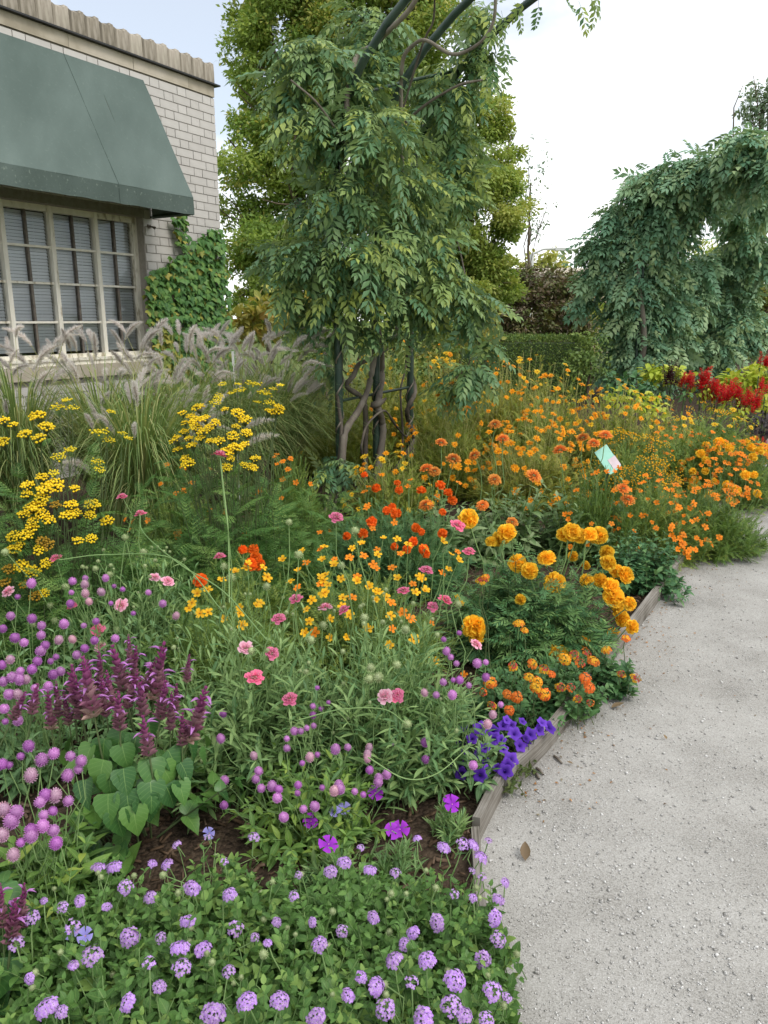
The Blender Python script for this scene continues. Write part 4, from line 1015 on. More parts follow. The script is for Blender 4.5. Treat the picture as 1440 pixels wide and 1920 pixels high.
cand = cand[~((np.abs(cand[:, 0] - 337) < 9) & (np.abs(cand[:, 1] - 610) < 11))][:2600]
tend = np.array([(342 + 6 * math.sin(i * .5) + RNG.normal() * 5, 400 + i * 1.6) for i in range(42)]); tend2 = np.array([(325 + i, 412 + RNG.normal() * 3) for i in range(0, 22, 2)])
cand = np.vstack([cand, tend, tend2]); n = len(cand)
pp = np.array([wall_hit(u, v, o) for (u, v), o in zip(cand, U(.025, .085, n))])
ivy = thing('ivy', 'green ivy climbing the corner of the brick building', 'ivy', gnd(wp(.4, 0, .05)))
M_ = frames(pp, -UP * .85 + RNG.normal(size=(n, 3)) * .3 - NN * .25, -NN + UP * .55 + RNG.normal(size=(n, 3)) * .25, U(.045, .075, n))
ag = (U(0, 1, n) < .12 + .5 * (cand[:, 1] > 600) * (cand[:, 0] < 340)) * U(.2, 1, n)
order = np.argsort(-M_[:, 0, 3] * 0 + np.linalg.norm(pp - EYE, axis=1) - .4 * np.linalg.norm(M_[:, :3, 1], axis=1)); sel = np.zeros(n, bool); sel[RNG.permutation(n)[:230]] = True
pushed = M_.copy(); pushed[sel, :3, 3] -= NN * .02
for M1 in pushed[sel]: obj('leaf', ME_IVY, ivy, M=M1)
mb = MB(); mb.add(L_ivy, M_[~sel], age=ag[~sel]); wpart(mb, 'foliage', [M_ivy], ivy, 'stuff')
mb = MB()
for (a, b, c) in (((330, 770), (350, 600), (342, 405)), ((380, 770), (390, 600), (405, 440)), ((300, 770), (300, 650), (290, 520))):
    q = catmull([wall_hit(*a, .012), wall_hit(*b, .012), wall_hit(*c, .012)], 6); mb.tubes(q[None], np.linspace(.012, .004, len(q)), 5)
wpart(mb, 'vine_stem', [M_bark], ivy)

# ================================================================== arbors
def hitn(u, v, n):
    d = ray(u, v); return EYE + d * (n / float(d @ NN))
def arch_pts(p0, a=3.0, b=1.5, zb=2.2, k=26):
    up = [p0 + UP * z for z in (-.05, .5, 1.0, 1.6)]
    th = np.linspace(0, math.pi, k)
    arc = [p0 - NN * (a - a * math.cos(t)) + UP * (zb + b * math.sin(t)) for t in th]
    p1 = p0 - NN * 2 * a
    return np.array(up), np.array(arc), np.array([p1 + UP * z for z in (1.6, 1.0, .5, -.05)])
def arbor(label, posts, r, a, b, zb):
    ar = thing('metal_arbor', label, 'arbor', gnd(posts[1]), 'metal arbors over the path')
    arcs = []
    for p0 in posts:
        u_, c_, d_ = arch_pts(gnd(p0), a, b, zb); arcs.append(c_)
        mb = MB(); mb.tubes(np.vstack([u_, c_[:1]])[None], np.full(5, r), 8); wpart(mb, 'post', [M_iron], ar)
        mb = MB(); mb.tubes(c_[None], np.full(len(c_), r * .92), 8); wpart(mb, 'arch_rail', [M_iron], ar)
        mb = MB(); mb.tubes(np.vstack([c_[-1:], d_])[None], np.full(5, r), 8); wpart(mb, 'post', [M_iron], ar)
    for i in range(2, 25, 3):
        mb = MB(); mb.tubes(np.array([[x[i + j] for j, x in enumerate(arcs)]]), np.full(len(arcs), r * .42), 6); wpart(mb, 'crossbar', [M_iron], ar)
    for z in (.72, 1.5):
        mb = MB(); mb.tubes(np.array([[gnd(p_) + UP * (z + .012 * j) for j, p_ in enumerate(posts)]]), np.full(len(posts), r * .4), 6); wpart(mb, 'crossbar', [M_iron], ar)
    return arcs
NA = 2.95
PN = [hitn(u, v, NA) for u, v in ((637, 850), (706, 850), (768, 850))]
arcs = arbor('dark green metal arbor whose vine-wrapped posts stand mid bed', PN, .027, 3.0, 1.5, 2.2)
PF = [en(12.6, NA), en(13.7, NA), en(14.8, NA)]
arbor('far metal arbor hidden under thick wisteria beyond the hedge', PF, .027, 3.0, 1.5, 2.2)

wis = thing('wisteria', 'wisteria with twisting grey stems climbing the near arbor', 'wisteria', gnd(PN[1]))
def vine(pix, r, Yo=None, taper=.75, nn=NA):
    pts = [hitn(u, v, nn + (0 if len(q) == 0 else q[0])) for u, v, *q in pix]
    c = catmull(pts, 6); mb = MB(); rr = np.linspace(r, r * taper, len(c)) * (1 + RNG.normal(size=len(c)) * .06)
    mb.tubes(c[None], rr, 8); wpart(mb, 'vine_stem', [M_bark], wis)
vine([(640, 930, -.1), (646, 818, -.08), (672, 770, -.08), (689, 733, -.06), (698, 691, -.05), (702, 655, -.05), (700, 560, 0), (690, 450, 0.05)], .024)
vine([(698, 960, -.05), (705, 905, -.05), (711, 862, -.04), (718, 812, -.04), (715, 783, -.05), (709, 760, -.08), (716, 700, .05), (712, 640, .04), (700, 560, .05), (705, 430, .0), (715, 300, 0)], .028)
vine([(683, 900, .05), (685, 849, .05), (685, 768, .0), (676, 744, 0), (650, 724, .02), (663, 704, .04), (674, 682, .04), (699, 671, .02), (735, 640, .05), (760, 560, .05)], .020)
vine([(730, 905, -.02), (742, 882, -.04), (772, 836, -.05), (777, 818, -.04), (766, 790, 0), (764, 766, -.05), (777, 739, -.03), (775, 713, .04), (766, 678, .0), (772, 600, -.04), (780, 480, 0)], .021)
vine([(752, 880, .03), (755, 811, .03), (751, 735, .03), (759, 696, .0), (765, 640, .02)], .009)
vine([(606, 980, -.12), (613, 947, -.1), (628, 905, -.06), (637, 850, -.05), (640, 800, -.05), (633, 740, 0), (640, 680, .03), (634, 600, 0), (640, 480, 0)], .015)
vine([(622, 970, -.1), (632, 930, -.1), (640, 900, -.03), (648, 830, .05)], .011)
vine([(678, 850, -.1), (678, 833, -.12), (689, 796, -.1), (720, 770, -.1), (740, 795, -.06), (761, 818, -.05), (768, 800, -.05)], .009)
for px, sgn in ((637, 1), (768, -1), (706, 1)):
    q = [(px + 7 * math.sin(i * 1.25), 860 - i * 13, -.05 * math.cos(i * 1.25)) for i in range(22)]; vine(q, .0065)
# knot on the middle stem
mb = MB(); kc = hitn(710, 757, NA - .1)
mb.tubes(np.array([[kc + np.array([-.055, 0, -.02]), kc + np.array([-.045, -.01, -.012]), kc + np.array([0, -.015, .004]), kc + np.array([.03, 0, .02]), kc + np.array([.055, .01, .04])]]), np.array([.006, .024, .026, .017, .006]), 9); wpart(mb, 'knot', [M_bark], wis)
# upper branches riding the arch
def vineY(pix, r, taper=.7):
    c = catmull([aty(u, v, y) for u, v, y in pix], 6); mb = MB(); mb.tubes(c[None], np.linspace(r, r * taper, len(c)) * (1 + RNG.normal(size=len(c)) * .05), 8); wpart(mb, 'vine_stem', [M_bark], wis)
vineY([(690, 420, 5.3), (668, 300, 5.2), (650, 200, 5.1), (668, 108, 5.3), (700, 85, 5.2), (735, 52, 5.0), (770, 15, 4.9), (800, -40, 4.8)], .019)
vineY([(755, 330, 5.4), (752, 200, 5.3), (755, 115, 5.2), (775, 85, 5.15), (800, 76, 5.1), (850, 102, 5.05), (900, 80, 5.0), (925, 40, 4.95), (930, -20, 4.9)], .013)
vineY([(760, 230, 5.6), (800, 195, 5.5), (860, 160, 5.4), (905, 150, 5.4)], .010)
vineY([(715, 300, 5.5), (738, 260, 5.4), (790, 90, 5.2), (812, 40, 5.1), (815, -20, 5.0)], .008)
vineY([(690, 330, 5.2), (660, 290, 5.1), (600, 200, 4.9), (545, 150, 4.8)], .008)
vineY([(800, 480, 5.8), (850, 440, 5.7), (880, 560, 5.6), (900, 650, 5.5), (920, 700, 5.5)], .007)
WB_ = [blobw(*b, 5.55 + dy, 1.1) for *b, dy in (
    (600, 120, 75, 60, -.35), (690, 110, 90, 60, .2), (530, 160, 50, 50, -.3), (560, 80, 60, 40, -.3), (520, 460, 36, 30, -.3), (905, 560, 34, 40, -.1), (500, 500, 30, 22, -.35), (880, 330, 30, 50, .2), (600, 240, 80, 70, -.4), (700, 250, 85, 75, -.5), (660, 170, 70, 60, -.2), (840, 170, 75, 80, .3), (895, 90, 42, 70, .2), (905, 20, 40, 40, .1), (860, 270, 60, 60, .35), (690, 40, 80, 45, .2),
    (640, 360, 75, 70, -.45), (730, 350, 90, 80, -.2), (820, 360, 75, 80, .2), (570, 400, 50, 60, -.2), (600, 470, 70, 70, -.4), (690, 470, 90, 75, -.45), (790, 470, 80, 80, -.1), (545, 520, 40, 50, -.3), (640, 540, 60, 50, -.35), (720, 550, 80, 48, -.3), (830, 530, 70, 60, -.1), (880, 560, 40, 60, -.1),
    (575, 570, 32, 45, -.2), (885, 690, 50, 38, -.15), (915, 640, 28, 36, -.1), (850, 720, 40, 26, -.1), (790, 575, 60, 36, .0), (640, 862, 46, 24, -.5), (612, 880, 30, 22, -.5), (620, 690, 16, 40, -.1), (655, 590, 36, 26, -.4), (622, 625, 20, 30, -.2), (690, 615, 24, 30, -.3), (748, 632, 30, 28, -.15), (560, 600, 16, 30, -.2))]
def blob_sprays(bl, dens, size, lo=.35):
    P_, Y_, Z_, S_ = [], [], [], []
    for c, r in bl:
        area = (r[0] * r[1] + r[0] * r[2] + r[1] * r[2]) / 3 * 12.6
        n = max(5, int(area * dens)); p, d = blob_pts(c, r, n, lo); d[:, 2] *= .6
        p = p - unit(d) * size * .5
        y = unit(d * np.array([1, 1, .35]) + RNG.normal(size=(n, 3)) * .35 - UP * .35)
        P_.append(p); Y_.append(y); Z_.append(unit(UP * .75 + d * .5 + RNG.normal(size=(n, 3)) * .25)); S_.append(size * U(.55, 1.3, n))
    return frames(np.vstack(P_), np.vstack(Y_), np.vstack(Z_), np.concatenate(S_))
MW = blob_sprays(WB_, 100, .215)
tipd = np.linalg.norm(MW[:, :3, 3] + MW[:, :3, 1] - EYE, axis=1); o_ = np.argsort(tipd + U(0, .5, len(tipd)))
near = o_[:280]; rest_ = o_[280:]
ME_WL = [tmesh('leaf', t, [M_wist]) for t in LW]
for i in near: obj('leaf', ME_WL[i % 5], wis, M=MW[i])
mb = MB()
for k in range(5): mb.add(LW[k], MW[rest_[rest_ % 5 == k]])
wpart(mb, 'foliage', [M_wist], wis, 'stuff')
print('wisteria leaves', len(MW))
# hanging leaves along the rail at the top edge
mb = MB(); q = np.array([aty(u, v, 4.8) for u, v in ((965, 5), (985, -5), (1010, 0), (1060, -8), (1085, 2), (1100, -5), (1120, -15), (940, 20), (930, 50), (945, 70), (925, 110), (915, 150))])
mb.add(LW[1], frames(q, -UP + RNG.normal(size=(len(q), 3)) * .4, -np.array([0, 1., 0]) + RNG.normal(size=(len(q), 3)) * .4, .15)); wpart(mb, 'foliage', [M_wist], wis, 'stuff')

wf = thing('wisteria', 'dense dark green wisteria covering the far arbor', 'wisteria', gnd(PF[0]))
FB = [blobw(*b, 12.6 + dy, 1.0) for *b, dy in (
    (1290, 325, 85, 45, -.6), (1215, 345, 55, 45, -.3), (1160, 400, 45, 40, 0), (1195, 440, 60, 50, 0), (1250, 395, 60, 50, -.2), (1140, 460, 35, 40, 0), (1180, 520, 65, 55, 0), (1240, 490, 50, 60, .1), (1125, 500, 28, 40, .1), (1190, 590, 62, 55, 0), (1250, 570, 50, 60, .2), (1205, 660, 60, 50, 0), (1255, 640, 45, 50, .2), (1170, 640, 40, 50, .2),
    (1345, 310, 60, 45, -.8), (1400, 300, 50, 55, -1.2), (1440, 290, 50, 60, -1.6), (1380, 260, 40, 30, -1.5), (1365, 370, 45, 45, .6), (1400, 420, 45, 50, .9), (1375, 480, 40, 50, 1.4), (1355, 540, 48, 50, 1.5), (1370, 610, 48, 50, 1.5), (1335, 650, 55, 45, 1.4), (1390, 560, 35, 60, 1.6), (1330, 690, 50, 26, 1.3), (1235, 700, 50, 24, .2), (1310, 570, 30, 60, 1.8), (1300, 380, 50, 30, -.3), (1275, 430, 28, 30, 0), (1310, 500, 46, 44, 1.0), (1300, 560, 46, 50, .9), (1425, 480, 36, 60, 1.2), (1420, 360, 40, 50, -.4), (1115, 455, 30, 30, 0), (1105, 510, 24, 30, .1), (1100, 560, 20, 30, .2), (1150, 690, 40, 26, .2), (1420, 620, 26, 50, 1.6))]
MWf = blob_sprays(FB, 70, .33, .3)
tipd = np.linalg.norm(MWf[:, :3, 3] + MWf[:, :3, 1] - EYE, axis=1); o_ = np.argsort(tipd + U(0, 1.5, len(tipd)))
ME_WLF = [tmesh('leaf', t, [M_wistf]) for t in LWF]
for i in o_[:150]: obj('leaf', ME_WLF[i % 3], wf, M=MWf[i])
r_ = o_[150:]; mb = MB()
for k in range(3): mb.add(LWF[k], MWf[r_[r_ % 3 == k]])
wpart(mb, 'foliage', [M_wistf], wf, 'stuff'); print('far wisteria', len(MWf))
for p_, tx in ((PF[0], 1215), (PF[1], 1250), (PF[2], 1350)):
    mb = MB(); q = catmull([gnd(p_) + np.array([.1 * math.sin(i), .1 * math.cos(i), .45 * i]) for i in range(6)], 5); mb.tubes(q[None], np.linspace(.06, .03, len(q)), 6); wpart(mb, 'vine_stem', [M_bark], wf)
# ================================================================== bed plants
def dome_t(u, v, c, r, h):
    """ray against the upper ellipsoid of a plant; returns (hit?, point, normal, t)"""
    d = ray(u, v); R = np.array([r, r, h]); o = (EYE - np.array([c[0], c[1], 0])) / R; q = d / R
    A, B, C_ = q @ q, 2 * o @ q, o @ o - 1; D = B * B - 4 * A * C_
    t = (-B - math.sqrt(D)) / (2 * A) if D > 0 else -B / (2 * A)
    p = EYE + d * t
    if p[2] < .04: t = (0.04 - CAM_Z) / d[2]; p = EYE + d * t
    nrm = unit((p - np.array([c[0], c[1], 0])) / R ** 2)
    miss = 0 if D > 0 else math.sqrt(max(0, C_ + 1 - B * B / (4 * A))) - 1
    return D > 0, p, nrm, t, miss
def facing(n, k=.45, c=.25):
    n = np.atleast_2d(n); return unit(n * .6 + UP * k + np.array([0, -1, .3]) * c + RNG.normal(size=n.shape) * .16)
def shoot_leaves(base, tip, nodes, t0, size, ang=58, droop=.15, lift=.55, opp=True, prof=None, face=.7, whorl=2):
    """bent shoots with leaves in opposite pairs; returns curve points and leaf frames"""
    base, tip = np.atleast_2d(base), np.atleast_2d(tip); N = len(base)
    ctrl = base + (tip - base) * np.array([1 - lift, 1 - lift, .55 + .3 * lift]); ctrl[:, 2] = np.maximum(ctrl[:, 2], base[:, 2] + (tip - base)[:, 2] * .55)
    cur = bez(base, ctrl, tip, 6)
    az = U(0, 6.28, N); fr = []
    for j in range(nodes):
        t = t0 + (1 - t0) * (j + .5 * U(0, 1, N) * 0 + .1) / max(1, nodes - .9); t = min(1.0, float(np.mean(t)))
        p = base * (1 - t) ** 2 + ctrl * 2 * t * (1 - t) + tip * t * t
        tg = unit((ctrl - base) * (1 - t) + (tip - ctrl) * t)
        a = unit(np.cross(tg, np.array([.3, .2, .93]) + RNG.normal(size=(N, 3)) * .25)); b = np.cross(tg, a)
        k = (prof(t) if prof else (1.0 - .55 * max(0, (t - .55) / .45)))
        for w in range(whorl):
            ph = az + j * 1.5708 + w * 2 * math.pi / whorl
            s_ = a * np.cos(ph)[:, None] + b * np.sin(ph)[:, None]
            an = np.radians(ang - 22 * t + RNG.normal(size=N) * 9)
            y = unit(tg * np.cos(an)[:, None] + s_ * np.sin(an)[:, None] - UP * droop)
            z = unit(UP * face + tg * (1 - face) + RNG.normal(size=(N, 3)) * .15)
            fr.append(frames(p, y, z, size * k * U(.78, 1.18, N)))
    return cur, np.concatenate(fr)
def dome_shoots(c, r, h, n, fill=.35, spread=.35, minz=.1, sx=None):
    d = rdir(n); d[:, 2] = np.abs(d[:, 2]); d[:, 2] = np.maximum(d[:, 2], minz * U(.3, 1.5, n)); d = unit(d)
    k = U(1 - fill, 1.0, n)
    R = np.array([r, r, h])
    tip = np.array([c[0], c[1], .012]) + d * R * k[:, None] + RNG.normal(size=(n, 3)) * np.array([.03, .03, .02]) * r / .3
    base = np.array([c[0], c[1], .0]) + d * np.array([r, r, 0]) * spread * U(.3, 1.5, n)[:, None] + RNG.normal(size=(n, 3)) * np.array([.02, .02, 0])
    tip[:, 2] = np.maximum(tip[:, 2], .03)
    return base, tip
CAMV = EYE
def foliage(pl, cur, M, tmpls, leafmat, stemmat, stem_r, nparts=0, pname='leaf', meshes=None, age=None):
    """nearest/outermost leaves become parts, the rest one joined part"""
    n = len(M); k = RNG.integers(0, len(tmpls), n)
    sel = np.zeros(n, bool)
    if nparts:
        ctr = M[:, :3, 3] + .5 * M[:, :3, 1]; score = np.linalg.norm(ctr - EYE, axis=1) - 1.2 * ctr[:, 2]
        sel[np.argsort(score + U(0, .12, n))[:nparts]] = True
        meshes = meshes or [tmesh('leaf', t, [leafmat]) for t in tmpls]
        for i in np.where(sel)[0]: obj(pname, meshes[k[i]], pl, M=M[i])
    mb = MB(); rr = (U(0, .6, n) + U(0, .4)) % 1
    for q, t in enumerate(tmpls):
        s_ = (~sel) & (k == q); mb.add(t, M[s_], rnd=rr[s_], mat=0)
    if cur is not None: mb.tubes(cur, np.linspace(stem_r, stem_r * .5, cur.shape[1]), 4, mat=1)
    return wpart(mb, 'foliage', [leafmat, stemmat], pl, 'stuff')
FOL = {}
def mass(pl, key, c, r, h, nsh, ds, sl, tmpls, leafmat, stemmat, stem_r, nparts=0, nvar=2, meshes=None):
    """foliage mass whose mesh is shared, turned and stretched, between plants of a kind; the leaves nearest the viewer are parts"""
    lst = FOL.setdefault(key, [])
    n_use = FOL.get(key + '#', 0); FOL[key + '#'] = n_use + 1
    if len(lst) < nvar:
        b, t = dome_shoots((0, 0, 0), r, h, nsh, *ds); cur, M = shoot_leaves(b, t, *sl); mb = MB(); n = len(M); k = RNG.integers(0, len(tmpls), n); rr = (U(0, .6, n) + U(0, .4)) % 1
        for q, tt in enumerate(tmpls): mb.add(tt, M[k == q], rnd=rr[k == q], mat=0)
        mb.tubes(cur, np.linspace(stem_r, stem_r * .5, cur.shape[1]), 3, mat=1); lst.append((mb.mesh('foliage', [leafmat, stemmat]), r, h))
    me, r0, h0 = lst[n_use % nvar if n_use % nvar < len(lst) else 0]
    o = obj('foliage', me, pl); o['kind'] = 'stuff'; o.scale = (r / r0, r / r0, h / h0); o.rotation_euler = (0, 0, U(0, 6.28))
    if nparts:
        b, t = dome_shoots(c, r * 1.02, h * 1.02, max(10, nparts // 2), .12, *ds[1:]); _, M = shoot_leaves(b, t, *sl)
        ctr = M[:, :3, 3] + .5 * M[:, :3, 1]; sc_ = np.linalg.norm(ctr - EYE, axis=1) - 1.2 * ctr[:, 2]
        meshes = meshes or [tmesh('leaf', tt, [leafmat]) for tt in tmpls]
        for i in np.argsort(sc_)[:nparts]: obj('leaf', meshes[i % len(meshes)], pl, M=M[i])
def stems_to(mb, c, heads, nrm, spread=.3, r0=.0018, r1=.0012, mat=0, k=7, wob=.012, mid=.7):
    heads = np.atleast_2d(heads); n = len(heads)
    base = np.array([c[0], c[1], 0]) + (heads - np.array([c[0], c[1], 0])) * np.array([spread, spread, 0]) + RNG.normal(size=(n, 3)) * np.array([.015, .015, 0])
    ctrl = base * (1 - mid) + heads * mid; ctrl[:, 2] = heads[:, 2] * .55; ctrl -= np.atleast_2d(nrm) * .03
    cur = bez(base, ctrl, heads, k); w = RNG.normal(size=cur.shape) * wob; w[:, 0] = w[:, -1] = 0; cur = cur + w
    mb.tubes(cur, np.linspace(r0, r1, k), 4, mat=mat)
def heads_px(px, c, r, h, jit=0.0):
    P_, N_ = [], []
    for u, v, *_ in px:
        _, p, n, t, _ = dome_t(u, v, c, r, h); P_.append(p); N_.append(n)
    return np.array(P_), np.array(N_)
def put(name, meshes, pl, pos, dirs, scale=1.0, pick=None):
    sc = np.broadcast_to(scale, len(pos)) * U(.88, 1.12, len(pos)); M = zframes(pos, dirs, sc)
    for i, m in enumerate(M): obj(name, meshes[(RNG.integers(0, len(meshes)) if pick is None else pick[i])], pl, M=m)
def put_z(name, meshes, pl, pos, dirs, scale): put(name, meshes, pl, pos, dirs, scale)
def rnd_dome(n, c, r, h, zmin=.25, camside=True):
    d = rdir(4 * n); d[:, 2] = np.abs(d[:, 2]); d = d[(d[:, 2] > zmin) & ((d[:, 1] < .35) | (d[:, 2] > .7) | (not camside))][:n]
    p = np.array([c[0], c[1], 0]) + d * np.array([r, r, h]); nn = unit(d / np.array([r, r, h])); return p, nn

# ------------------------------------------------------------------ lilac trailing lantana along the front
LANT_PX = [(19,1683),(82,1689),(117,1700),(150,1689),(136,1738),(137,1810),(172,1792),(88,1890),(115,1897),(184,1626),(214,1626),(235,1663),(286,1619),(313,1621),(281,1682),(331,1584),(389,1570),(421,1615),(476,1569),(430,1677),(243,1757),(301,1758),(352,1728),(280,1805),(338,1778),(342,1813),(299,1850),(428,1821),(441,1741),(478,1757),(502,1768),(519,1729),(525,1875),(463,1877),(586,1729),(620,1634),(646,1617),(694,1632),(741,1636),(599,1770),(641,1746),(677,1589),(782,1572),(832,1589),(869,1582),(887,1584),(902,1607),(885,1632),(904,1644),(916,1576),(852,1677),(887,1683),(947,1655),(935,1687),(928,1722),(935,1762),(774,1749),(759,1770),(739,1800),(800,1800),(772,1842),(677,1832),(706,1850),(652,1866),(723,1893),(593,1908),(854,1838),(846,1885),(871,1903),(924,1858),(951,1870),(912,1912),(795,1912),(30,1770),(60,1720),(400,1900),(550,1680),(820,1730),(700,1720),(360,1665),(560,1640),(240,1880),(200,1700),(905,1800),(380,1780),(55,1835)]
LD = [(130, 1700, .19, .22), (400, 1670, .19, .22), (640, 1660, .19, .21), (835, 1665, .19, .155), (230, 1850, .21, .24), (545, 1850, .21, .24), (815, 1830, .20, .165), (380, 2040, .2, .3), (700, 2050, .2, .22)]
labs = ['lilac lantana at the front between the lime amaranth and the bare mulch', 'lilac lantana just below the strip of bare mulch under the salvia', 'lilac lantana below the magenta dianthus flowers',
        'lilac lantana at the bed corner spilling over the end of the timber edging', 'lilac lantana along the bottom edge below the purple salvia leaf', 'lilac lantana at the bottom middle of the picture', 'lilac lantana at the bottom, spilling furthest onto the gravel path',
        'lilac lantana cut by the bottom edge of the picture, further left', 'lilac lantana cut by the bottom edge of the picture beside the path']
doms = [(at(u, v, h), r, h) for u, v, h, r in LD]; assign = {i: [] for i in range(len(LD))}
for f in LANT_PX:
    best = min(range(len(doms)), key=lambda i: (lambda q: (q[4] * 3 + .02 * q[3] if not q[0] else q[3] * .02))(dome_t(*f, *doms[i]))); assign[best].append(f)
ME_LL = [tmesh('leaf', L_lant, [M_lantana])]
for i, (c, r, h) in enumerate(doms):
    pl = thing('lantana', labs[i], 'lantana', gnd(c), 'lilac lantana along the front of the bed')
    mass(pl, 'lilac' if r > .2 else 'lilac_small', c, r * 1.04, h, 320 if r > .2 else 220, (.55, .8, .12), (5, .35, .0275, 62, .1, .5), [L_lant], M_lantana, M_stem, .0014, 40, 3 if r > .2 else 1, ME_LL)
    if assign[i]:
        p, nn = heads_px(assign[i], c, r * 1.06, h * 1.1); far = np.array([1.0 if f[1] > 1690 else .85 for f in assign[i]])
        put('flower_cluster', ME_LANT, pl, p, facing(nn, .4, .35), far * U(.55, 1.15, len(p)), pick=RNG.choice([0, 1, 0, 1, 2, 2, 3], len(p)))
        bp, bn = rnd_dome(9, c, r * 1.05, h * 1.06, .35); put('bud', ME_SEED, pl, bp, facing(bn), U(.35, .6, len(bp))); p = np.vstack([p, bp]); nn = np.vstack([nn, bn])
        mb = MB(); stems_to(mb, c, p, nn, .6); wpart(mb, 'flower_stem', [M_stem], pl, 'stuff')

# ------------------------------------------------------------------ globe amaranth
def amaranth(label, px, c, r, h, fol, nsh, leafsz, mat, nparts, hs=1.0, nodes=5):
    pl = thing('globe_amaranth', label, 'globe amaranth', gnd(c), 'globe amaranth plants')
    b, t = dome_shoots(c, r, fol, nsh, .5, .45, .25)
    cur, M = shoot_leaves(b, t, nodes, .25, leafsz, 60, .12, .45)
    foliage(pl, cur, M, [L_amar], mat, M_stem, .0018, nparts)
    p, nn = heads_px(px, c, r * 1.1, h); d = unit(nn * .4 + UP * .9 + RNG.normal(size=p.shape) * .15)
    put('flower_head', ME_AMAR, pl, p, d, hs)
    mb = MB(); stems_to(mb, c, p - d * .012, nn, .45, .0016, .0011); wpart(mb, 'flower_stem', [M_stem], pl, 'stuff')
A1_ = [(54,1399),(101,1413),(78,1425),(132,1418),(152,1427),(147,1442),(127,1454),(4,1433),(17,1435),(58,1454),(103,1492),(85,1491),(75,1504),(128,1502),(99,1521),(82,1528),(21,1540),(80,1549),(100,1557),(58,1556),(58,1567),(105,1581),(39,1580),(4,1566),(25,1603),(8,1518),(31,1523),(39,1418)]
amaranth('globe amaranth with yellow-green leaves and lilac ball heads, front corner below the salvia', A1_, at(50, 1490, .33), .18, .36, .25, 120, .066, M_amar, 60, 1.0)
A2_ = [(59,1094),(33,1119),(136,1090),(160,1084),(159,1096),(160,1113),(134,1111),(167,1128),(132,1132),(5,1179),(28,1196),(78,1173),(77,1191),(136,1199),(157,1173),(216,1197),(177,1201),(76,1221),(105,1232),(19,1237),(38,1258),(4,1247),(60,1255),(6,1278),(17,1302),(33,1302),(10,1353),(33,1351),(8,1329),(90,1287),(100,1265),(113,1259),(159,1216),(144,1228),(208,1131),(305,1132),(230,1105),(198,1084),(214,1099),(280,1247),(278,1111),(37,1274),(23,1270),(50,1274),(95,1240),(70,1240),(60,1160),(120,1170),(180,1165),(250,1150),(45,1205),(65,1290),(85,1210),(330,1155),(190,1110),(20,1155),(110,1200)]
amaranth('tall lilac globe amaranth at the left behind the purple salvia', [f for f in A2_ if f[0] < 125], at(40, 1170, .46), .25, .52, .44, 70, .05, M_amar2, 20, .95)
amaranth('lilac globe amaranth crowded behind the salvia spikes, beside the pale pink scabiosa', [f for f in A2_ if f[0] >= 125], at(210, 1110, .44), .25, .5, .42, 70, .05, M_amar2, 12, .9)
A3_ = [(418,1339),(414,1385),(587,1341),(587,1324),(602,1329),(616,1317),(595,1290),(552,1371),(564,1371),(575,1365),(588,1361),(538,1385),(538,1403),(476,1417),(629,1405),(652,1401),(692,1402),(689,1415),(737,1396),(689,1423),(595,1415),(581,1420),(567,1431),(693,1444),(725,1452),(710,1459),(709,1467),(485,1446),(480,1461),(421,1463),(510,1474),(490,1478),(520,1496),(523,1480),(559,1472),(558,1487),(604,1477),(635,1471),(637,1479),(627,1483),(665,1484),(681,1490),(569,1517),(590,1512),(532,1532),(420,1510)]
amaranth('low globe amaranth with magenta balls in front of the scabiosa, above the bare mulch', A3_, at(580, 1420, .2), .23, .25, .2, 95, .05, M_amar, 60, .85)
A4_ = [(861,1187),(832,1199),(837,1221),(895,1244),(911,1242),(911,1270),(831,1279),(850,1275),(856,1244),(879,1285),(848,1303),(818,1303),(797,1392),(798,1424),(924,1340),(939,1321),(914,1358),(887,1435),(796,1299),(862,1275),(845,1232)]
amaranth('leggy globe amaranth beside the orange lantana, above the violet petunias', A4_, at(850, 1260, .34), .16, .37, .3, 40, .05, M_amar2, 20, .9)

# ------------------------------------------------------------------ purple salvia with heart-shaped leaves
def salvia(label, c, r, h, spikes, explicit, nleaf, lsz, nsh=16):
    pl = thing('purple_salvia', label, 'salvia', gnd(c), 'purple salvia plants')
    b, t = dome_shoots(c, r * .95, h * .85, int(nsh * 1.4), .35, .3, .25)
    cur, M = shoot_leaves(b, t, 4, .35, lsz, 66, .35, .4, prof=lambda t: 1.0 - .35 * t)
    ex = []
    for (u, v) in explicit:
        _, p, n_, _, _ = dome_t(u, v, c, r, h * .9); out = unit(n_ * np.array([1, 1, .3]))
        ex.append(frames([p + UP * .03 - out * .02], [out * .45 - UP * .8 + RNG.normal(size=3) * .15], out + UP * .4, lsz * U(.95, 1.25))[0])
    M = np.concatenate([M, np.array(ex)]) if ex else M
    foliage(pl, cur, M, [L_heart], M_salvia, M_stemd, .003, min(len(M), nleaf))
    for (ub, vb, ut, vt) in spikes:
        _, p, n_, _, _ = dome_t(ub, vb, c, r, h); top = aty(ut, vt, p[1] + .01); d = top - p; l = np.linalg.norm(d)
        k = RNG.integers(0, 3); s_ = min(1.1, l / (.125, .145, .10)[k]); p = top - unit(d) * s_ * (.125, .145, .10)[k]; obj('flower_spike', ME_SAL[k], pl, M=zframes([p], [d], [s_])[0])
    return pl
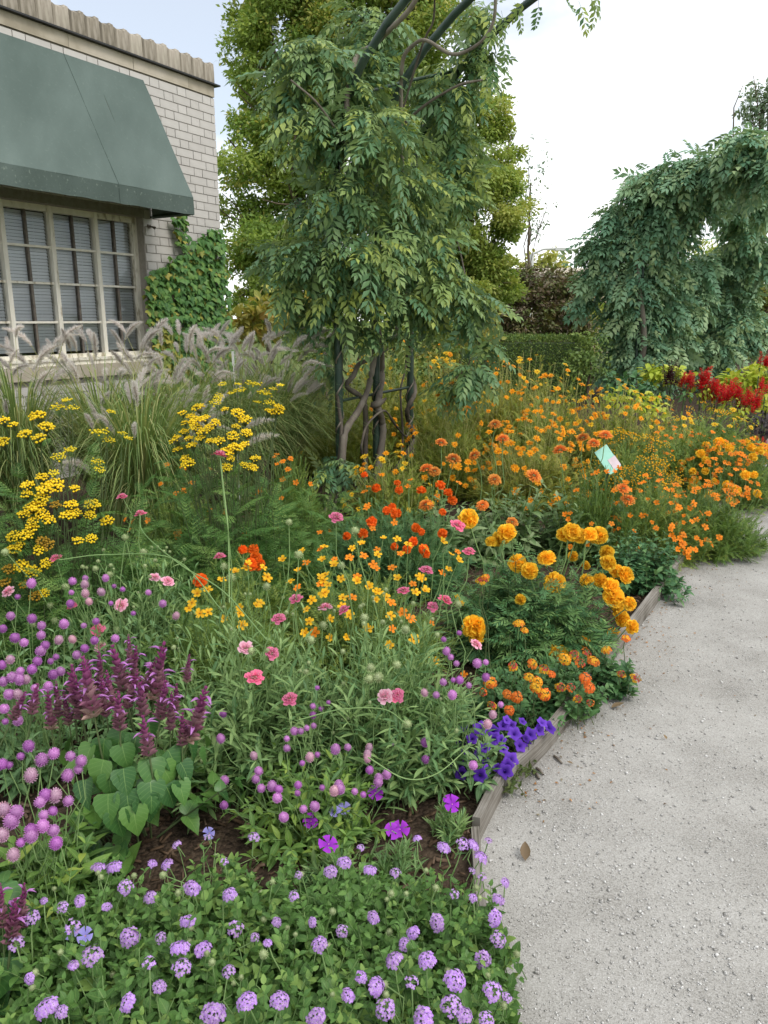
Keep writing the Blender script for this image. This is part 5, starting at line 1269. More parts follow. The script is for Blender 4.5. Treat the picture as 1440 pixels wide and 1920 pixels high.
SPK = [(233,1298,212,1214),(245,1248,241,1192),(288,1313,307,1210),(183,1376,156,1236),(97,1368,90,1300),(350,1399,385,1292),(280,1418,268,1346),(327,1335,331,1285),(342,1399,342,1340),(237,1329,257,1260),(23,1350,47,1300),(170,1310,165,1240),(265,1300,290,1240),(130,1360,120,1300),(215,1330,200,1260),(310,1300,300,1250),(350,1280,355,1230),(200,1345,190,1270),(155,1350,140,1270),(270,1345,262,1275),(300,1350,310,1280),(250,1290,255,1215),(140,1320,135,1250),(320,1370,322,1300),(225,1370,222,1300),(190,1300,185,1225),(60,1340,70,1285),(110,1345,105,1280),(370,1370,378,1310)]
salvia('purple salvia with browning flower spikes and large heart-shaped leaves above the bare mulch', at(245, 1330, .36), .21, .40, SPK,
       [(187,1411),(288,1449),(288,1492),(237,1511),(352,1453),(198,1519),(226,1395),(226,1422),(327,1430),(393,1387),(187,1453),(128,1395),(288,1368),(320,1500),(160,1420),(170,1540),(215,1550),(250,1540),(130,1450),(110,1420),(345,1490),(390,1430),(200,1480),(275,1520),(370,1410),(260,1400),(230,1470),(310,1460),(150,1490)], 90, .056)
salvia('small purple salvia cut by the left edge of the picture among lilac lantana', at(-10, 1660, .24), .10, .27, [(20,1770,28,1690),(40,1740,45,1660),(5,1740,0,1660)], [(12,1835),(5,1700)], 12, .07, 6)

# ------------------------------------------------------------------ scabiosa: wiry stems, pink pincushions, pale seed heads
SCAB = [(413,853,0),(230,931,0),(263,963,0),(104,1047,2),(412,1043,0),(290,1083,2),(135,1136,2),(227,1135,1),(631,969,0),(880,1034,0),(799,1069,0),(555,1123,0),(523,1159,0),(610,1140,2),(645,1143,0),(510,1224,0),(478,1270,0),(183,1182,0),(722,1305,1),(745,1303,0),(892,1208,2),(757,1108,0),(836,1125,0),(811,1137,0),(543,1310,2),(858,985,0),(15,1110,1),(188,1212,1),(315,1090,2),(460,1215,2)]
SEED = [(542,979),(235,1008),(269,1035),(433,1083),(420,1062),(206,1077),(123,1100),(179,1066),(10,1035),(94,1135),(683,1158),(583,1200),(470,1220),(709,1270),(744,1246),(764,1357),(695,1252),(693,1273),(859,1133),(606,1173),(115,1199),(134,1247),(152,1238),(218,1180),(187,1206),(62,1171),(103,1164),(666,995),(640,1060),(500,1100),(760,1180),(560,1040)]
SD = [('pink scabiosa with wiry stems in the centre of the bed, its left half', at(470, 1150, .46), .27, .52), ('pink scabiosa in the centre of the bed beside the African marigolds', at(720, 1150, .46), .26, .52), ('pale pink scabiosa leaning among the globe amaranth at the left', at(250, 1050, .46), .28, .52)]
sa = {0: [], 1: [], 2: []}
for f in SCAB + [(u, v, 9) for u, v in SEED]: sa[2 if f[0] < 330 else (0 if f[0] < 610 else 1)].append(f)
for i, (lab, c, r, h) in enumerate(SD):
    pl = thing('scabiosa', lab, 'scabiosa', gnd(c), 'pink scabiosa plants')
    mass(pl, 'scabiosa', c, r * 1.2, h * .9, 300, (.65, .7, .3), (6, .15, .075, 48, .12, .5), [L_strap], M_scab, M_stem, .0016, 25, 2)
    p, nn = heads_px(sa[i], c, r * 1.12, h)
    hgt = U(0, .05, len(p)); d = unit(UP * .75 + nn * .35 + np.array([0, -.25, 0]) + RNG.normal(size=p.shape) * .2)
    for k, f in enumerate(sa[i]):
        if f[2] == 9: me = ME_SEED[k % 2]
        elif f[2] == 1 or (f[2] == 2 and k % 2): me = ME_SCABP[k % 2]
        else: me = ME_SCAB[k % 3]
        obj('seed_head' if f[2] == 9 else 'flower_head', me, pl, M=zframes(p[k:k + 1], d[k:k + 1], [U(.85, 1.1)])[0])
        mb = MB(); stems_to(mb, c, p[k:k + 1] - d[k:k + 1] * .006, d[k:k + 1], .35, .0019, .0013, 0, 9, .012, .6); wpart(mb, 'stem', [M_stem], pl)
    bp, bn = rnd_dome(26, c, r * 1.15, h * 1.0, .3); bd = unit(UP + RNG.normal(size=bp.shape) * .3); put('bud', ME_SEED, pl, bp, bd, U(.3, .6, len(bp)))
    mb = MB(); stems_to(mb, c, bp, bd, .5, .0016, .0010, 0, 7, .012, .6); wpart(mb, 'bud_stem', [M_stem], pl, 'stuff')
# long straggling bare stems leaning left and right
pl = bpy.data.objects.get('scabiosa')
for pts in ([(500, 1200, .42), (420, 1110, .55), (340, 1060, .62), (270, 1000, .66), (262, 965, .68)], [(430, 1130, .5), (428, 1000, .66), (420, 920, .72), (413, 858, .76)], [(420, 1150, .45), (330, 1050, .58), (200, 1040, .6), (110, 1050, .6)],
            [(560, 1350, .28), (640, 1330, .30), (720, 1330, .30), (762, 1358, .29)], [(690, 1420, .22), (760, 1460, .18), (820, 1450, .16), (880, 1400, .18)]):
    c_ = catmull([at(*q) for q in pts], 6); mb = MB(); mb.tubes(c_[None], np.linspace(.002, .0014, len(c_)), 5); wpart(mb, 'stem', [M_stem], pl)

# ------------------------------------------------------------------ marigolds
MAR = [(878,973,34),(950,1000,48),(938,1012,34),(921,1016,22),(970,1055,36),(993,1070,34),(1025,1047,42),(1040,1093,42),(1058,1003,34),(1072,998,30),(1085,1005,30),(1105,1003,34),(1122,1005,36),(1138,1035,28),(1140,1055,34),(1155,1070,30),(1172,1078,34),(1125,1088,32),(1074,1043,24),(1098,1060,20),(1100,1088,26),(1145,1100,34),(1150,1120,40),(1155,1138,36),(1165,1160,36),(1185,1175,34),(1180,1132,24),(1150,1192,32),(1095,1205,34),(1045,1228,36),(888,1175,40),(893,1195,34),(976,1124,20)]
c = at(1010, 1040, .40) + NN * .05; r, h = .31, .44
pl = thing('african_marigold', 'African marigold bush with big golden pompom flowers beside the path', 'marigold', gnd(c))
b, t = dome_shoots(c, r * 1.03, h * .93, 165, .5, .5, .12); cur, M = shoot_leaves(b, t, 6, .2, .105, 58, .15, .45)
foliage(pl, cur, M, LM, M_mari, M_stemd, .0025, 40)
p, nn = heads_px(MAR, c, r * 1.04, h); p = p + unit(p - EYE) * U(-.03, .13, (len(p), 1)); dd = np.linalg.norm(p - EYE, axis=1); sc = np.array([f[2] for f in MAR]) / FPX * dd / .080 * U(.78, 1.02, len(p))
put('flower_head', ME_MARI, pl, p, unit(facing(nn, .3, .45) + RNG.normal(size=p.shape) * .3), np.clip(sc, .4, 1.3)); mb = MB(); stems_to(mb, c, p - facing(nn) * .03, nn, .35, .003, .0025); wpart(mb, 'flower_stem', [M_stem], pl, 'stuff')
FRE = [(683,890),(715,890),(600,998),(735,950),(725,957),(742,962),(740,980),(697,978),(790,997),(763,1030),(690,948),(770,900),(765,912),(805,945),(830,960),(650,1005),(375,1088),(475,1030),(480,1045),(470,1058),(485,1058),(455,1030),(705,915),(820,930),(860,905),(745,905),(795,1030),(830,1000),(680,1000)]
YEL = [(678,1020),(600,1030),(655,1045),(605,1050),(705,1065),(735,1065),(692,1100),(710,1110),(725,1120),(705,1125),(600,1095),(610,1110),(585,1125),(845,1040),(860,1050),(830,1015),(765,1020),(790,1085),(780,1110),(370,1113),(390,1105),(360,1130),(375,1150),(450,1140),(480,1135),(355,1140),(560,1070),(575,1055),(640,1085),(670,1090),(545,1090),(620,1160),(690,1180),(730,1210),(800,1230),(815,1240),(770,1160),(530,1050),(500,1085),(420,1160),(650,1195),(870,1265),(580,1165),(745,1085),(660,1120)]
YEL += [(U(545, 870), U(1010, 1200)) for _ in range(42)] + [(U(350, 520), U(1040, 1180)) for _ in range(10)]
FRE += [(U(680, 870), U(900, 1050)) for _ in range(16)]
for lab, lst, me, c, r, h, nsh, m_, lt, sz in (
        ('French marigold with red-orange flowers at the foot of the arbor', [f for f in FRE if f[0] > 560], ME_FREN + ME_GEM[:1], at(735, 940, .42), .40, .47, 300, M_mari, LG, .08),
        ('small red-orange French marigold left of centre among the scabiosa stems', [f for f in FRE if f[0] <= 560], ME_FREN, at(450, 1040, .4), .26, .45, 120, M_gem, LG, .07),
        ('yellow signet marigold threaded through the scabiosa at the centre', [f for f in YEL if f[0] > 520], ME_GEMY + ME_GEM[:1], at(680, 1070, .38), .36, .46, 240, M_gem, LG, .07),
        ('yellow signet marigold low among the scabiosa stems behind the salvia', [f for f in YEL if f[0] <= 520], ME_GEMY, at(410, 1110, .38), .26, .45, 140, M_gem, LG, .07)):
    pl = thing('marigold', lab, 'marigold', gnd(c), 'small marigold plants')
    b, t = dome_shoots(c, r, h * .9, nsh, .5, .5, .25); cur, M = shoot_leaves(b, t, 6, .2, sz, 50, .05, .5); foliage(pl, cur, M, lt, m_, M_stem, .0016)
    p, nn = heads_px(lst, c, r * 1.05, h); put('flower_head', me, pl, p, facing(nn, .4, .45), U(.85, 1.15, len(p)))
    mb = MB(); stems_to(mb, c, p, nn, .5); wpart(mb, 'flower_stem', [M_stem], pl, 'stuff')

# ------------------------------------------------------------------ orange lantana, petunias, dianthus, pansies
OL = [(973,1170),(983,1182),(962,1249),(998,1245),(1034,1264),(1008,1278),(992,1270),(951,1302),(969,1307),(922,1323),(955,1332),(906,1298),(919,1280),(1021,1302),(1051,1289),(1059,1236),(1076,1228),(1087,1244),(1099,1223),(1105,1289),(1107,1318),(1083,1310),(1192,1272),(1165,1264),(1137,1219),(1174,1197),(1097,1272),(1113,1240),(1004,1289),(905,1088),(910,1082),(1020,1255),(1070,1290)]
OD = [('orange lantana between the violet petunias and the golden marigolds', at(965, 1265, .19) + NN * .03, .17, .22), ('orange lantana leaning over the timber edging onto the path', at(1080, 1240, .18) + NN * .05, .16, .2), ('small sprawling orange lantana lying across the edging below the last golden marigolds', at(1150, 1235, .12) + NN * .01, .105, .14)]
ol = {0: [], 1: [], 2: []}
for f in OL: ol[0 if f[0] < 1045 else (1 if f[0] < 1125 else 2)].append(f)
for i, (lab, c, r, h) in enumerate(OD):
    pl = thing('lantana', lab, 'lantana', gnd(c), 'orange lantana plants')
    b, t = dome_shoots(c, r * 1.05, h, int(540 * r), .5, .6, .12); cur, M = shoot_leaves(b, t, 5, .3, .037, 62, .15, .5)
    foliage(pl, cur, M, [L_lant], M_lantana2, M_stemd, .0015, 45)
    p, nn = heads_px(ol[i], c, r * 1.08, h * 1.08); put('flower_cluster', ME_LANTO, pl, p, facing(nn, .4, .45), U(.75, 1.05, len(p)))
    mb = MB(); stems_to(mb, c, p, nn, .6); wpart(mb, 'flower_stem', [M_stemd], pl, 'stuff')
PT = [(901,1365),(925,1371),(944,1360),(951,1350),(959,1358),(980,1352),(1017,1354),(1031,1363),(996,1376),(976,1398),(987,1384),(992,1396),(944,1404),(940,1387),(909,1402),(898,1413),(871,1416),(913,1431),(913,1442),(900,1455),(931,1439),(948,1446),(952,1435),(958,1424),(871,1367),(926,1385),(865,1450),(1012,1369),(855,1440),(840,1450),(830,1425),(880,1435),(860,1400),(885,1385),(965,1375)]
c = at(925, 1392, .09) + NN * .035; r, h = .145, .12
pl = thing('petunia', 'violet petunias trailing beside the timber edging', 'petunia', gnd(c))
b, t = dome_shoots(c, r, h, 130, .5, .8, .15); cur, M = shoot_leaves(b, t, 6, .15, .022, 60, .05, .5); foliage(pl, cur, M, [L_ov], M_petl, M_stemd, .0012)
p, nn = heads_px(PT, c, r * 1.05, h * 1.15); p = p + unit(p - EYE) * U(-.05, .03, (len(p), 1)); p[:, 2] = np.maximum(p[:, 2], .04); put('flower', ME_PET, pl, p, facing(nn, .35, .6), U(.6, .95, len(p)))
mb = MB(); stems_to(mb, c, p - UP * .012, nn, .7); wpart(mb, 'flower_stem', [M_stemd], pl, 'stuff')
for j, (lab, nm, me, px, hh) in enumerate((('magenta dianthus in front of the violet petunias by the edging', 'dianthus', ME_DIA, [(843, 1500), (848, 1508)], .11), ('violet dianthus with a round flower among the lantana leaves', 'dianthus', ME_DIA, [(616, 1583)], .12),
        ('bright purple dianthus fanned open above the lantana', 'dianthus', ME_DIA, [(750, 1555), (735, 1558)], .13), ('dark magenta dianthus beside the low globe amaranth', 'dianthus', ME_DIA, [(703, 1487), (583, 1540)], .10),
        ('pale lilac-blue pansies below the low globe amaranth', 'pansy', ME_PAN, [(628, 1522), (645, 1516)], .10), ('pale blue pansies half hidden in the lantana at the left', 'pansy', ME_PAN, [(135, 1748), (160, 1755), (392, 1562)], .15),
        ('pale lilac pansies beside the petunias and amaranth', 'pansy', ME_PAN, [(785, 1412), (800, 1420), (790, 1405)], .10))):
    p = np.array([at(u, v, hh) for u, v in px]); c = p.mean(0)
    pl = thing(nm, lab, nm, gnd(c)); put('flower', me, pl, p, unit(np.array([[.1, -.55, .7]]) + RNG.normal(size=p.shape) * .2), U(.62, .85) if nm == 'dianthus' else .62)
    mb = MB(); stems_to(mb, c, p, UP * .1, .6, .0014, .0012); wpart(mb, 'flower_stem', [M_stem], pl, 'stuff')
    b, t = dome_shoots(c, .06, hh * .7, 22, .4, .5, .4); cur, M = shoot_leaves(b, t, 5, .1, .045, 40, .05, .4); foliage(pl, cur, M, [L_slim], M_scab, M_stem, .0012)

# ------------------------------------------------------------------ leafy green plant without flowers
for lab, c, r, h, nsh in (('flowerless dark green leafy plant by the edging past the golden marigolds', at(1222, 1005, .27) + NN * .05, .23, .3, 190),):
    pl = thing('leafy_plant', lab, 'plant', gnd(c)); b, t = dome_shoots(c, r, h, nsh, .5, .6, .12)
    cur, M = shoot_leaves(b, t, 5, .3, .045, 62, .3, .5); foliage(pl, cur, M, [L_ov], M_bush, M_stemd, .0018, 40)

# ------------------------------------------------------------------ gem marigolds beside the path, further off
def gem(label, c, r, h, n, meshes, nsh, mat=M_gem, extra=None, hs=1.0, name='gem_marigold', cat='marigold', lt=LG, lsz=.07, stem=M_stem, zmin=.2, grp='orange and yellow gem marigolds'):
    pl = thing(name, label, cat, gnd(c), grp)
    mass(pl, name, c, r * 1.05, h * .97, 300 if name == 'gem_marigold' else 220, (.55, .6, .15), (6, .15, lsz, 48, .05, .5), lt, mat, stem, .0016, 0, 3)
    p, nn = rnd_dome(int(n * 1.5), c, r * 1.05, h * 1.02, zmin); k = .9 + .16 * U(0, 1, len(p)); cc = np.array([c[0], c[1], 0]); p = cc + (p - cc) * k[:, None]
    keep = edge_side(p) < .22; p, nn = p[keep], nn[keep]
    if extra: q, qn = heads_px(extra, c, r * 1.05, h); p = np.vstack([p, q]); nn = np.vstack([nn, qn])
    put('flower_head', meshes, pl, p, facing(nn, .4, .4), hs * U(.8, 1.2, len(p)))
    mb = MB(); stems_to(mb, c, p, nn, .5); wpart(mb, 'flower_stem', [stem], pl, 'stuff'); return pl
G1 = [(1230,990),(1275,1010),(1280,1020),(1270,1030),(1285,1035),(1290,1045),(1265,1012),(1260,1005)]
gem('orange gem marigold bulging over the edging onto the path, the nearest one', at(1330, 930, .3), .34, .37, 62, ME_GEM, 190, extra=[(1340,860),(1360,870),(1350,880),(1330,875),(1370,890),(1380,880),(1400,900),(1420,920),(1425,935)], hs=1.05)
gem('orange gem marigold between the leafy green plant and the mint sign', at(1225, 920, .36), .32, .42, 45, ME_GEM, 150, extra=G1, hs=1.05)
gem('orange gem marigold thick with bright flowers at the far bend of the path edge', at(1385, 845, .36), .42, .42, 130, ME_GEM + ME_ORM[:1], 190, hs=1.25)
gem('sparse orange gem marigold behind the brightest marigolds', at(1300, 820, .42), .48, .5, 46, ME_GEM, 200)
gem('yellow cluster-flowered plant behind the mint sign', at(1185, 830, .45), .34, .52, 34, TINYV, 120, lsz=.07)
gem('low feathery orange gem marigold in front of the mint sign', at(1130, 905, .42), .26, .50, 16, ME_GEM, 120, lsz=.08)
gem('small yellow cluster-flowered plant right of the mint sign', at(1215, 870, .42), .22, .44, 26, TINYV, 70, lsz=.06)
gem('yellow-flowered plant below the red salvias', at(1330, 775, .5), .5, .56, 34, TINYV + ME_COSY, 150)

# ------------------------------------------------------------------ zinnias
ZN = [(928,797),(943,824),(827,831),(850,862),(800,880),(815,885),(1093,822),(1113,832),(1135,817),(1168,917),(1177,938),(799,948),(905,948),(960,980),(1000,893),(927,900),(1050,845),(890,855)]
ZD = [('orange zinnia with tall heads left of the mint sign', at(950, 870, .5), .28, .66), ('rust-orange zinnia leaning in front of the mint sign', at(1110, 880, .48), .24, .64), ('rust zinnia beside the arbor posts behind the French marigolds', at(820, 900, .46), .2, .6)]
zz = {0: [], 1: [], 2: []}
for f in ZN: zz[2 if f[0] < 880 else (0 if f[0] < 1040 else 1)].append(f)
for i, (lab, c, r, h) in enumerate(ZD):
    pl = thing('zinnia', lab, 'zinnia', gnd(c), 'orange zinnia plants'); b, t = dome_shoots(c, r * 1.3, h * .72, 80, .55, .5, .25)
    cur, M = shoot_leaves(b, t, 6, .2, .085, 64, .2, .4); foliage(pl, cur, M, [L_zin], M_zinl, M_stem, .003, 30)
    p, nn = heads_px(zz[i], c, r * 1.1, h); d = unit(UP * .8 + nn * .3 + np.array([0, -.3, 0]) + RNG.normal(size=p.shape) * .15); put('flower_head', ME_ZIN, pl, p, d, 1.0)
    mb = MB(); stems_to(mb, c, p - d * .005, nn, .4, .003, .0022); wpart(mb, 'flower_stem', [M_stem], pl, 'stuff')

# ------------------------------------------------------------------ tall cosmos behind
CD = [('tall orange cosmos right of the arbor, in front of the hedge', (930, 720, .72), .42, .92, 34), ('orange cosmos between the zinnias and the hedge corner', (1040, 735, .70), .45, .86, 34), ('yellow-orange cosmos in front of the far arbor', (1150, 745, .66), .45, .78, 34),
      ('orange cosmos close behind the arbor posts', (840, 760, .66), .36, .78, 26), ('tall seedy cosmos with bare stalks against the hedge', (990, 690, .85), .5, 1.0, 30), ('low yellow cosmos in front of the arbor posts', (735, 850, .42), .3, .46, 16), ('low orange cosmos behind the zinnias', (1000, 810, .52), .42, .62, 40), ('yellow cosmos with lime leaves below the dark plume plant', (1230, 760, .6), .42, .66, 24)]
CD += [('tangled yellow cosmos behind the left arbor post', (640, 6.3), .5, 1.0, 20), ('tall yellow cosmos behind the middle of the arbor posts', (735, 6.9), .55, 1.12, 22), ('yellow cosmos thicket behind the right arbor post', (830, 6.6), .5, 1.0, 22)]
for i, (lab, a_, r, h, n) in enumerate(CD):
    a_ = a_ if len(a_) == 3 else (a_[0], 760, a_[1])
    c = at(*a_) if i < 8 else gnd(aty(*a_))
    pl = gem(lab, c, r, h, int(n * 1.5), ME_COS if i in (0, 1, 3, 6) else ME_COS[:1] + ME_COSY, 120, M_cosl, None, .85, 'cosmos', 'cosmos', LG, .10, M_straw, .15, 'orange and yellow cosmos')
    n_ = 40 if i in (0, 1, 4) else 18
    b, t = dome_shoots(c, r * .9, h * 1.12, n_, .25, .6, .5); mb = MB(); mb.tubes(bez(b, (b + t) / 2 + RNG.normal(size=b.shape) * .05, t, 5), np.array([.003, .0025, .002, .0018, .0015]), 4)
    wpart(mb, 'bare_stalk', [M_straw], pl, 'stuff')

# ------------------------------------------------------------------ tansy / yarrow with yellow clusters
TL = [(6,789),(25,797),(71,781),(46,814),(73,822),(4,831),(87,800),(125,750),(110,764),(137,764),(208,772),(187,810),(229,812),(241,822),(204,825),(110,856),(131,843),(183,866),(187,880),(100,887),(79,895),(52,910),(50,927),(104,910),(85,916),(140,916),(79,935),(58,952),(104,947,1),(79,964),(62,977),(92,975),(133,947),(142,962),(125,966),(173,947),(169,966),(200,977),(25,1006),(50,1002),(37,1022),(79,1014,1),(90,1022,1),(75,1031),(25,1031),(171,1010),(146,1014),(40,1062),(62,1072),(17,1068,1),(46,1097,1),(83,1112),(67,1118,1),(10,1093,1),(87,1056),(60,990),(70,950),(45,965)]
TM = [(371,764),(342,775),(358,781),(383,785),(346,793),(367,802),(392,802),(404,793),(375,822),(354,822),(392,827),(329,825),(333,843),(346,860),(352,870),(410,827),(442,800),(437,818),(462,812),(458,835),(442,839),(425,847),(433,860),(425,877),(479,860),(458,872),(473,877),(417,720),(446,720),(475,720),(450,731),(433,737),(410,743),(404,754),(421,768),(446,775),(460,787),(483,754),(504,754),(512,729),(525,722),(496,737),(506,772),(521,772),(523,764),(365,790),(380,810),(345,810),(360,835)]
P_tano = petal_mat('old_tansy_button', '#8a6a1c', '#c09a30', '#a8842c')
ME_TANO = [tmesh('old_tansy_cluster', fl_tan(n, R), [P_tano, M_stemd]) for n, R in ((26, .03), (20, .026))]
for lab, lst, c, r, h in (('yellow-buttoned tansy with ferny leaves at the left edge', TL, at(90, 850, .78), .33, .93), ('yellow tansy clump left of the arbor in front of the fountain grass', TM, at(430, 800, .82), .3, .96)):
    pl = thing('tansy', lab, 'tansy', gnd(c), 'yellow tansy plants'); mass(pl, 'tansy', c, r * 1.5, h * .84, 140, (.7, .6, .2), (6, .12, .16, 55, .15, .45), LF, M_fern, M_stemd, .003, 30, 1)
    p, nn = heads_px(lst, c, r * 1.08, h); d = unit(UP * .85 + nn * .35 + np.array([0, -.25, 0]) + RNG.normal(size=p.shape) * .12)
    for k, f in enumerate(lst):
        flat = f[1] < 760 or (lst is TL and f[1] < 900 and f[0] > 90)
        me = ME_YAR[k % 3] if flat else (ME_TANO[k % 2] if len(f) > 2 else ME_TAN[k % 3])
        obj('flower_cluster', me, pl, M=zframes(p[k:k + 1], d[k:k + 1], [U(.6, .98)])[0])
    mb = MB(); stems_to(mb, c, p - d * .035, nn, .4, .0026, .0016); wpart(mb, 'flower_stem', [M_stemd], pl, 'stuff')

c = at(575, 905, .42); pl = thing('tansy', 'flowerless ferny tansy growing at the foot of the left arbor post', 'tansy', gnd(c), 'yellow tansy plants'); mass(pl, 'tansy', c, .36, .46, 140, (.7, .6, .2), (6, .12, .16, 55, .15, .45), LF, M_fern, M_stemd, .003, 12, 1)
gem('orange gem marigold low between the two yellow tansies', at(335, 900, .5), .28, .56, 10, ME_GEM, 100, lsz=.07, extra=[(340,878),(352,880),(330,925),(345,920),(395,880),(360,905)])
gem('orange gem marigold between the right tansy and the arbor', at(540, 870, .5), .24, .56, 8, ME_GEM, 100, lsz=.07, extra=[(515,858),(530,865),(545,860),(540,880),(555,905),(530,900)])
# ------------------------------------------------------------------ fountain grass under the windows
GD = [('fountain grass with grey plumes at the left edge under the window', (20, 690), 4.3, 16, -.3), ('fountain grass with upright plumes in front of the middle window', (185, 680), 4.6, 18, .0), ('fountain grass below the ivy corner of the building', (330, 680), 5.0, 20, .2),
      ('fountain grass with dense plumes behind the tansy', (440, 680), 5.2, 22, .3), ('fountain grass with drooping plumes beside the arbor', (520, 720), 5.7, 16, .3), ('low fountain grass with arching blades behind the tansy clump', (260, 800), 4.0, 9, .6)]
for lab, (u, v), Y, npl, lean in GD:
    npl = int(npl * 2.4)
    c = gnd(aty(u, v, Y)); pl = thing('fountain_grass', lab, 'grass', c, 'fountain grass clumps along the building'); n = 1500
    az = U(0, 6.28, n); ln = U(.6, 1.3, n); out = U(.2, .85, n) * ln
    d = np.stack([np.cos(az) + lean * .5, np.sin(az) * .8 - .15, 0 * az], -1); b = c + d * .06 * U(0, 1, n)[:, None]
    tip = b + d * out[:, None] * .75 + UP * (ln * U(.35, .85, n))[:, None]; ctrl = b + d * out[:, None] * .22 + UP * (ln * .85)[:, None]
    k = 7; cur = bez(b, ctrl, tip, k); tg = unit(np.gradient(cur, axis=1)); sd = unit(np.cross(tg, UP + 1e-3)); w = (np.array([.8, 1, 1, .9, .7, .45, .08]) * .0036)[None, :, None]
    V = np.stack([cur - sd * w, cur + sd * w], 2).reshape(-1, 3); F1 = []
    for j in range(k - 1): F1 += [(2 * j, 2 * j + 1, 2 * j + 3), (2 * j, 2 * j + 3, 2 * j + 2)]
    F = (np.array(F1)[None] + (np.arange(n) * 2 * k)[:, None, None]).reshape(-1, 3); Pc = np.zeros((len(V), 4)); Pc[:, 2] = np.repeat(U(0, 1, n), 2 * k)
    mb = MB(); mb.raw(V, F, Pc, 0); wpart(mb, 'blades', [M_grass], pl, 'stuff')
    az = U(0, 6.28, npl); ps = c + np.stack([np.cos(az) * U(.1, .5, npl) + lean * .25, np.sin(az) * .3 - .05, U(.72, 1.16, npl)], -1); ps[:, 2] -= .25 * (Y < 4.2)
    dv = unit(UP + np.stack([np.cos(az) * .5 + lean * .5, np.sin(az) * .3, 0 * az], -1))
    cur = bez(np.tile(c, (npl, 1)), c * .55 + ps * .45 + UP * .25, ps, 6); mb = MB(); mb.tubes(cur, np.linspace(.0018, .0012, 6), 3); wpart(mb, 'stalks', [M_straw], pl, 'stuff')
    M = zframes(ps, dv, U(.95, 1.4, npl))
    for i, m in enumerate(M):
        x = unit(np.array([math.cos(az[i]) + lean, math.sin(az[i]), 0])); z = dv[i]; x = unit(x - z * (x @ z)); s_ = np.linalg.norm(m[:3, 2])
        m[:3, 0] = x * s_; m[:3, 1] = np.cross(z, x) * s_; obj('plume', ME_PLUME[RNG.integers(0, 4)], pl, M=m)

# ------------------------------------------------------------------ bright bed beyond: lime foliage, red salvia, dark plants
def lowbush(name, label, cat, blobs, Y, mat, tm, sz, dens, spikes=None, me=None, ns=0, hs=1.0, up=1.0, grp=None):
    B_ = [blobw(*b, Y) for b in blobs]; pl = thing(name, label, cat, gnd(B_[0][0]), grp); mb = MB(); blob_leaves(mb, B_, dens, [tm], sz, lo=.4)
    for c_, r_ in B_: limb(mb, gnd(c_), c_, .012, .006, .01, 4, mat=1, sides=4)
    wpart(mb, 'foliage', [mat, M_stemd], pl, 'stuff')
    if me:
        for c_, r_ in B_:
            q, d = blob_pts(c_, r_, ns, .8); q[:, 2] = c_[2] + np.abs(q[:, 2] - c_[2]) ; put('flower_spike', me, pl, q, unit(UP * up + RNG.normal(size=q.shape) * .2), hs)
    return pl
lowbush('coleus', 'lime-green foliage plant at the foot of the far arbor', 'coleus', ((1255, 700, 45, 16), (1225, 700, 25, 14)), 8.6, M_lime, L_ov, .09, 420)
lowbush('coleus', 'lime-green foliage mound beside the red salvias at the edge of the picture', 'coleus', ((1395, 715, 45, 26), (1440, 700, 40, 22), (1360, 725, 25, 16), (1440, 745, 40, 24)), 8.2, M_lime, L_ov, .09, 420)
lowbush('coleus', 'lime-green foliage patch among the yellow cosmos', 'coleus', ((1185, 750, 50, 24), (1220, 770, 30, 24)), 6.6, M_lime, L_ov, .06, 420)
lowbush('red_salvia', 'red salvia with scarlet spikes right of the dark plume plant', 'salvia', ((1315, 735, 28, 20), (1345, 755, 26, 20)), 7.4, M_lime, L_ov, .05, 300, None, ME_RED, 16, 1.0, grp='red salvias')
lowbush('red_salvia', 'red salvia with scarlet spikes nearest the path', 'salvia', ((1380, 760, 28, 22), (1400, 775, 24, 20)), 7.0, M_lime, L_ov, .05, 300, None, ME_RED, 15, .95, grp='red salvias')
lowbush('red_salvia', 'faded red salvia at the far edge of the picture', 'salvia', ((1435, 745, 20, 20), (1425, 690, 20, 8)), 7.8, M_lime, L_ov, .05, 300, None, ME_RED, 8, .8, grp='red salvias')
lowbush('red_salvia', 'sparse red salvia beside the dark plume plant', 'salvia', ((1285, 735, 16, 22),), 7.2, M_bush, L_ov, .05, 260, None, ME_RED, 9, .75, grp='red salvias')
lowbush('celosia', 'dark maroon plume plant in front of the lime foliage', 'celosia', ((1258, 722, 14, 16),), 7.3, M_dark, L_slim, .07, 420, None, ME_CEL, 12, .85)
lowbush('dark_foliage_plant', 'blackish foliage mound at the edge of the picture below the red flowers', 'plant', ((1430, 795, 26, 22), (1450, 800, 22, 24)), 6.4, M_dark, L_q, .05, 800)
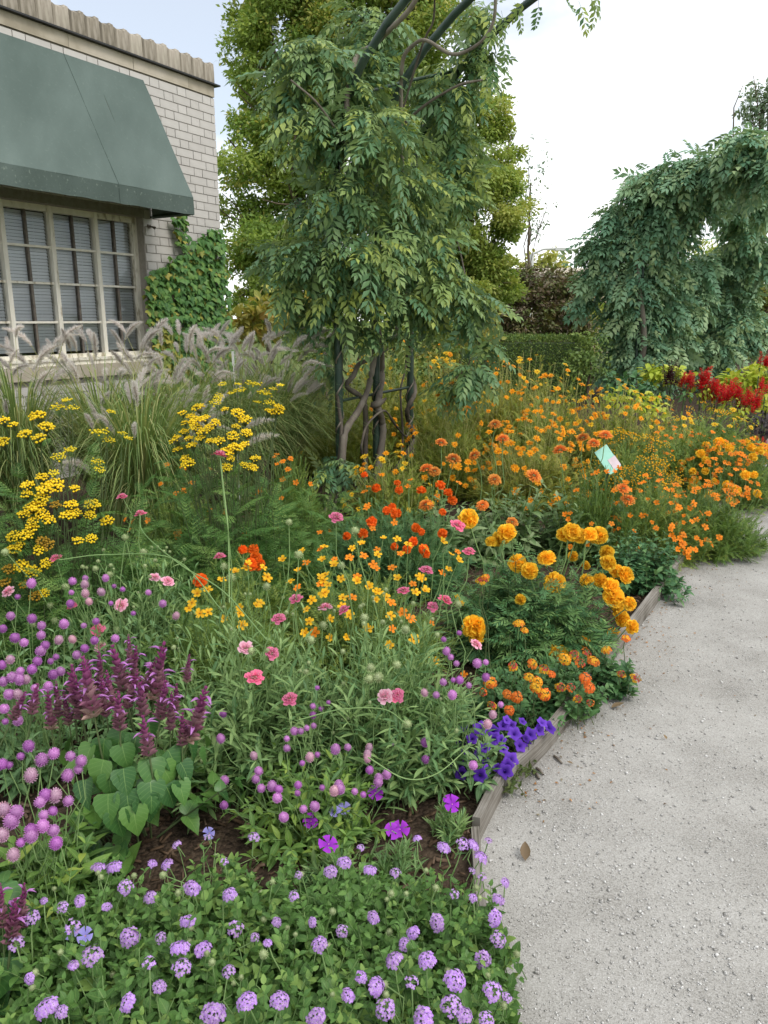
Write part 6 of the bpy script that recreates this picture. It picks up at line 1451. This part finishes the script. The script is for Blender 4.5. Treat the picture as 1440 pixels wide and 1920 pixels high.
lowbush('red_begonia', 'small red-flowered plant between the dark mound and the marigolds', 'begonia', ((1425, 845, 20, 24), (1440, 860, 16, 20)), 6.0, M_bush, L_ov, .05, 420, None, ME_RED[1:], 8, .35)
lowbush('green_shrub', 'grey-green leafy plant under the far arbor left of the plume plant', 'plant', ((1215, 735, 45, 24), (1170, 720, 40, 22)), 7.8, M_bush, L_ov, .07, 330)

# ------------------------------------------------------------------ plant sign, label stake
c = aty(1140, 862, 4.05); sg = thing('plant_sign', 'tilted mint-green plant sign half hidden behind the zinnias', 'sign', gnd(c))
def sign_mat():
    m = new_mat('printed_sign'); nt = m.node_tree; tc = nt.nodes.new('ShaderNodeTexCoord'); sp = nt.nodes.new('ShaderNodeSeparateXYZ'); nt.links.new(tc.outputs['Generated'], sp.inputs[0])
    no = nt.nodes.new('ShaderNodeTexNoise'); no.inputs['Scale'].default_value = 6; nt.links.new(tc.outputs['Generated'], no.inputs['Vector'])
    col = mixc(nt, no.outputs['Fac'], '#8fcdb8', '#a8dcc8')
    finish(nt, col, .35, .4); return m
xa = unit(np.array([.55, -.25, -.80])); ya = unit(np.array([.80, .35, .5])); za = np.cross(xa, ya); ya = np.cross(za, xa); AXS = np.array([xa, ya, za])
M_pink = plain_mat('pink_print', ['#c8b4ba', '#e0d0d4'], .4, .4, 12)
mb = MB(); mb.box(c, (.145, .085, .004), AXS); pn = wpart(mb, 'panel', [sign_mat()], sg, smooth=False)
mb = MB(); mb.box(c + xa * .03 + za * .003 + ya * .02, (.06, .05, .0015), AXS); wpart(mb, 'picture', [M_pink], pn, smooth=False)
mb = MB(); mb.tubes(np.array([[gnd(c) - UP * .02, gnd(c) + UP * .2, c - za * .006]]), np.full(3, .006), 6); wpart(mb, 'stake', [M_iron], sg)
c = aty(437, 672, 5.0); o = thing('plant_label', 'thin white label stake among the grass plumes', 'label', gnd(c)); mb = MB(); mb.box(c, (.016, .003, .09)); wpart(mb, 'tag', [M_white], o, smooth=False)
mb = MB(); mb.tubes(np.array([[gnd(c), c - UP * .03]]), np.full(2, .003), 5); wpart(mb, 'stake', [M_white], o)
print('unique tris', sum(len(m.polygons) for m in bpy.data.meshes))
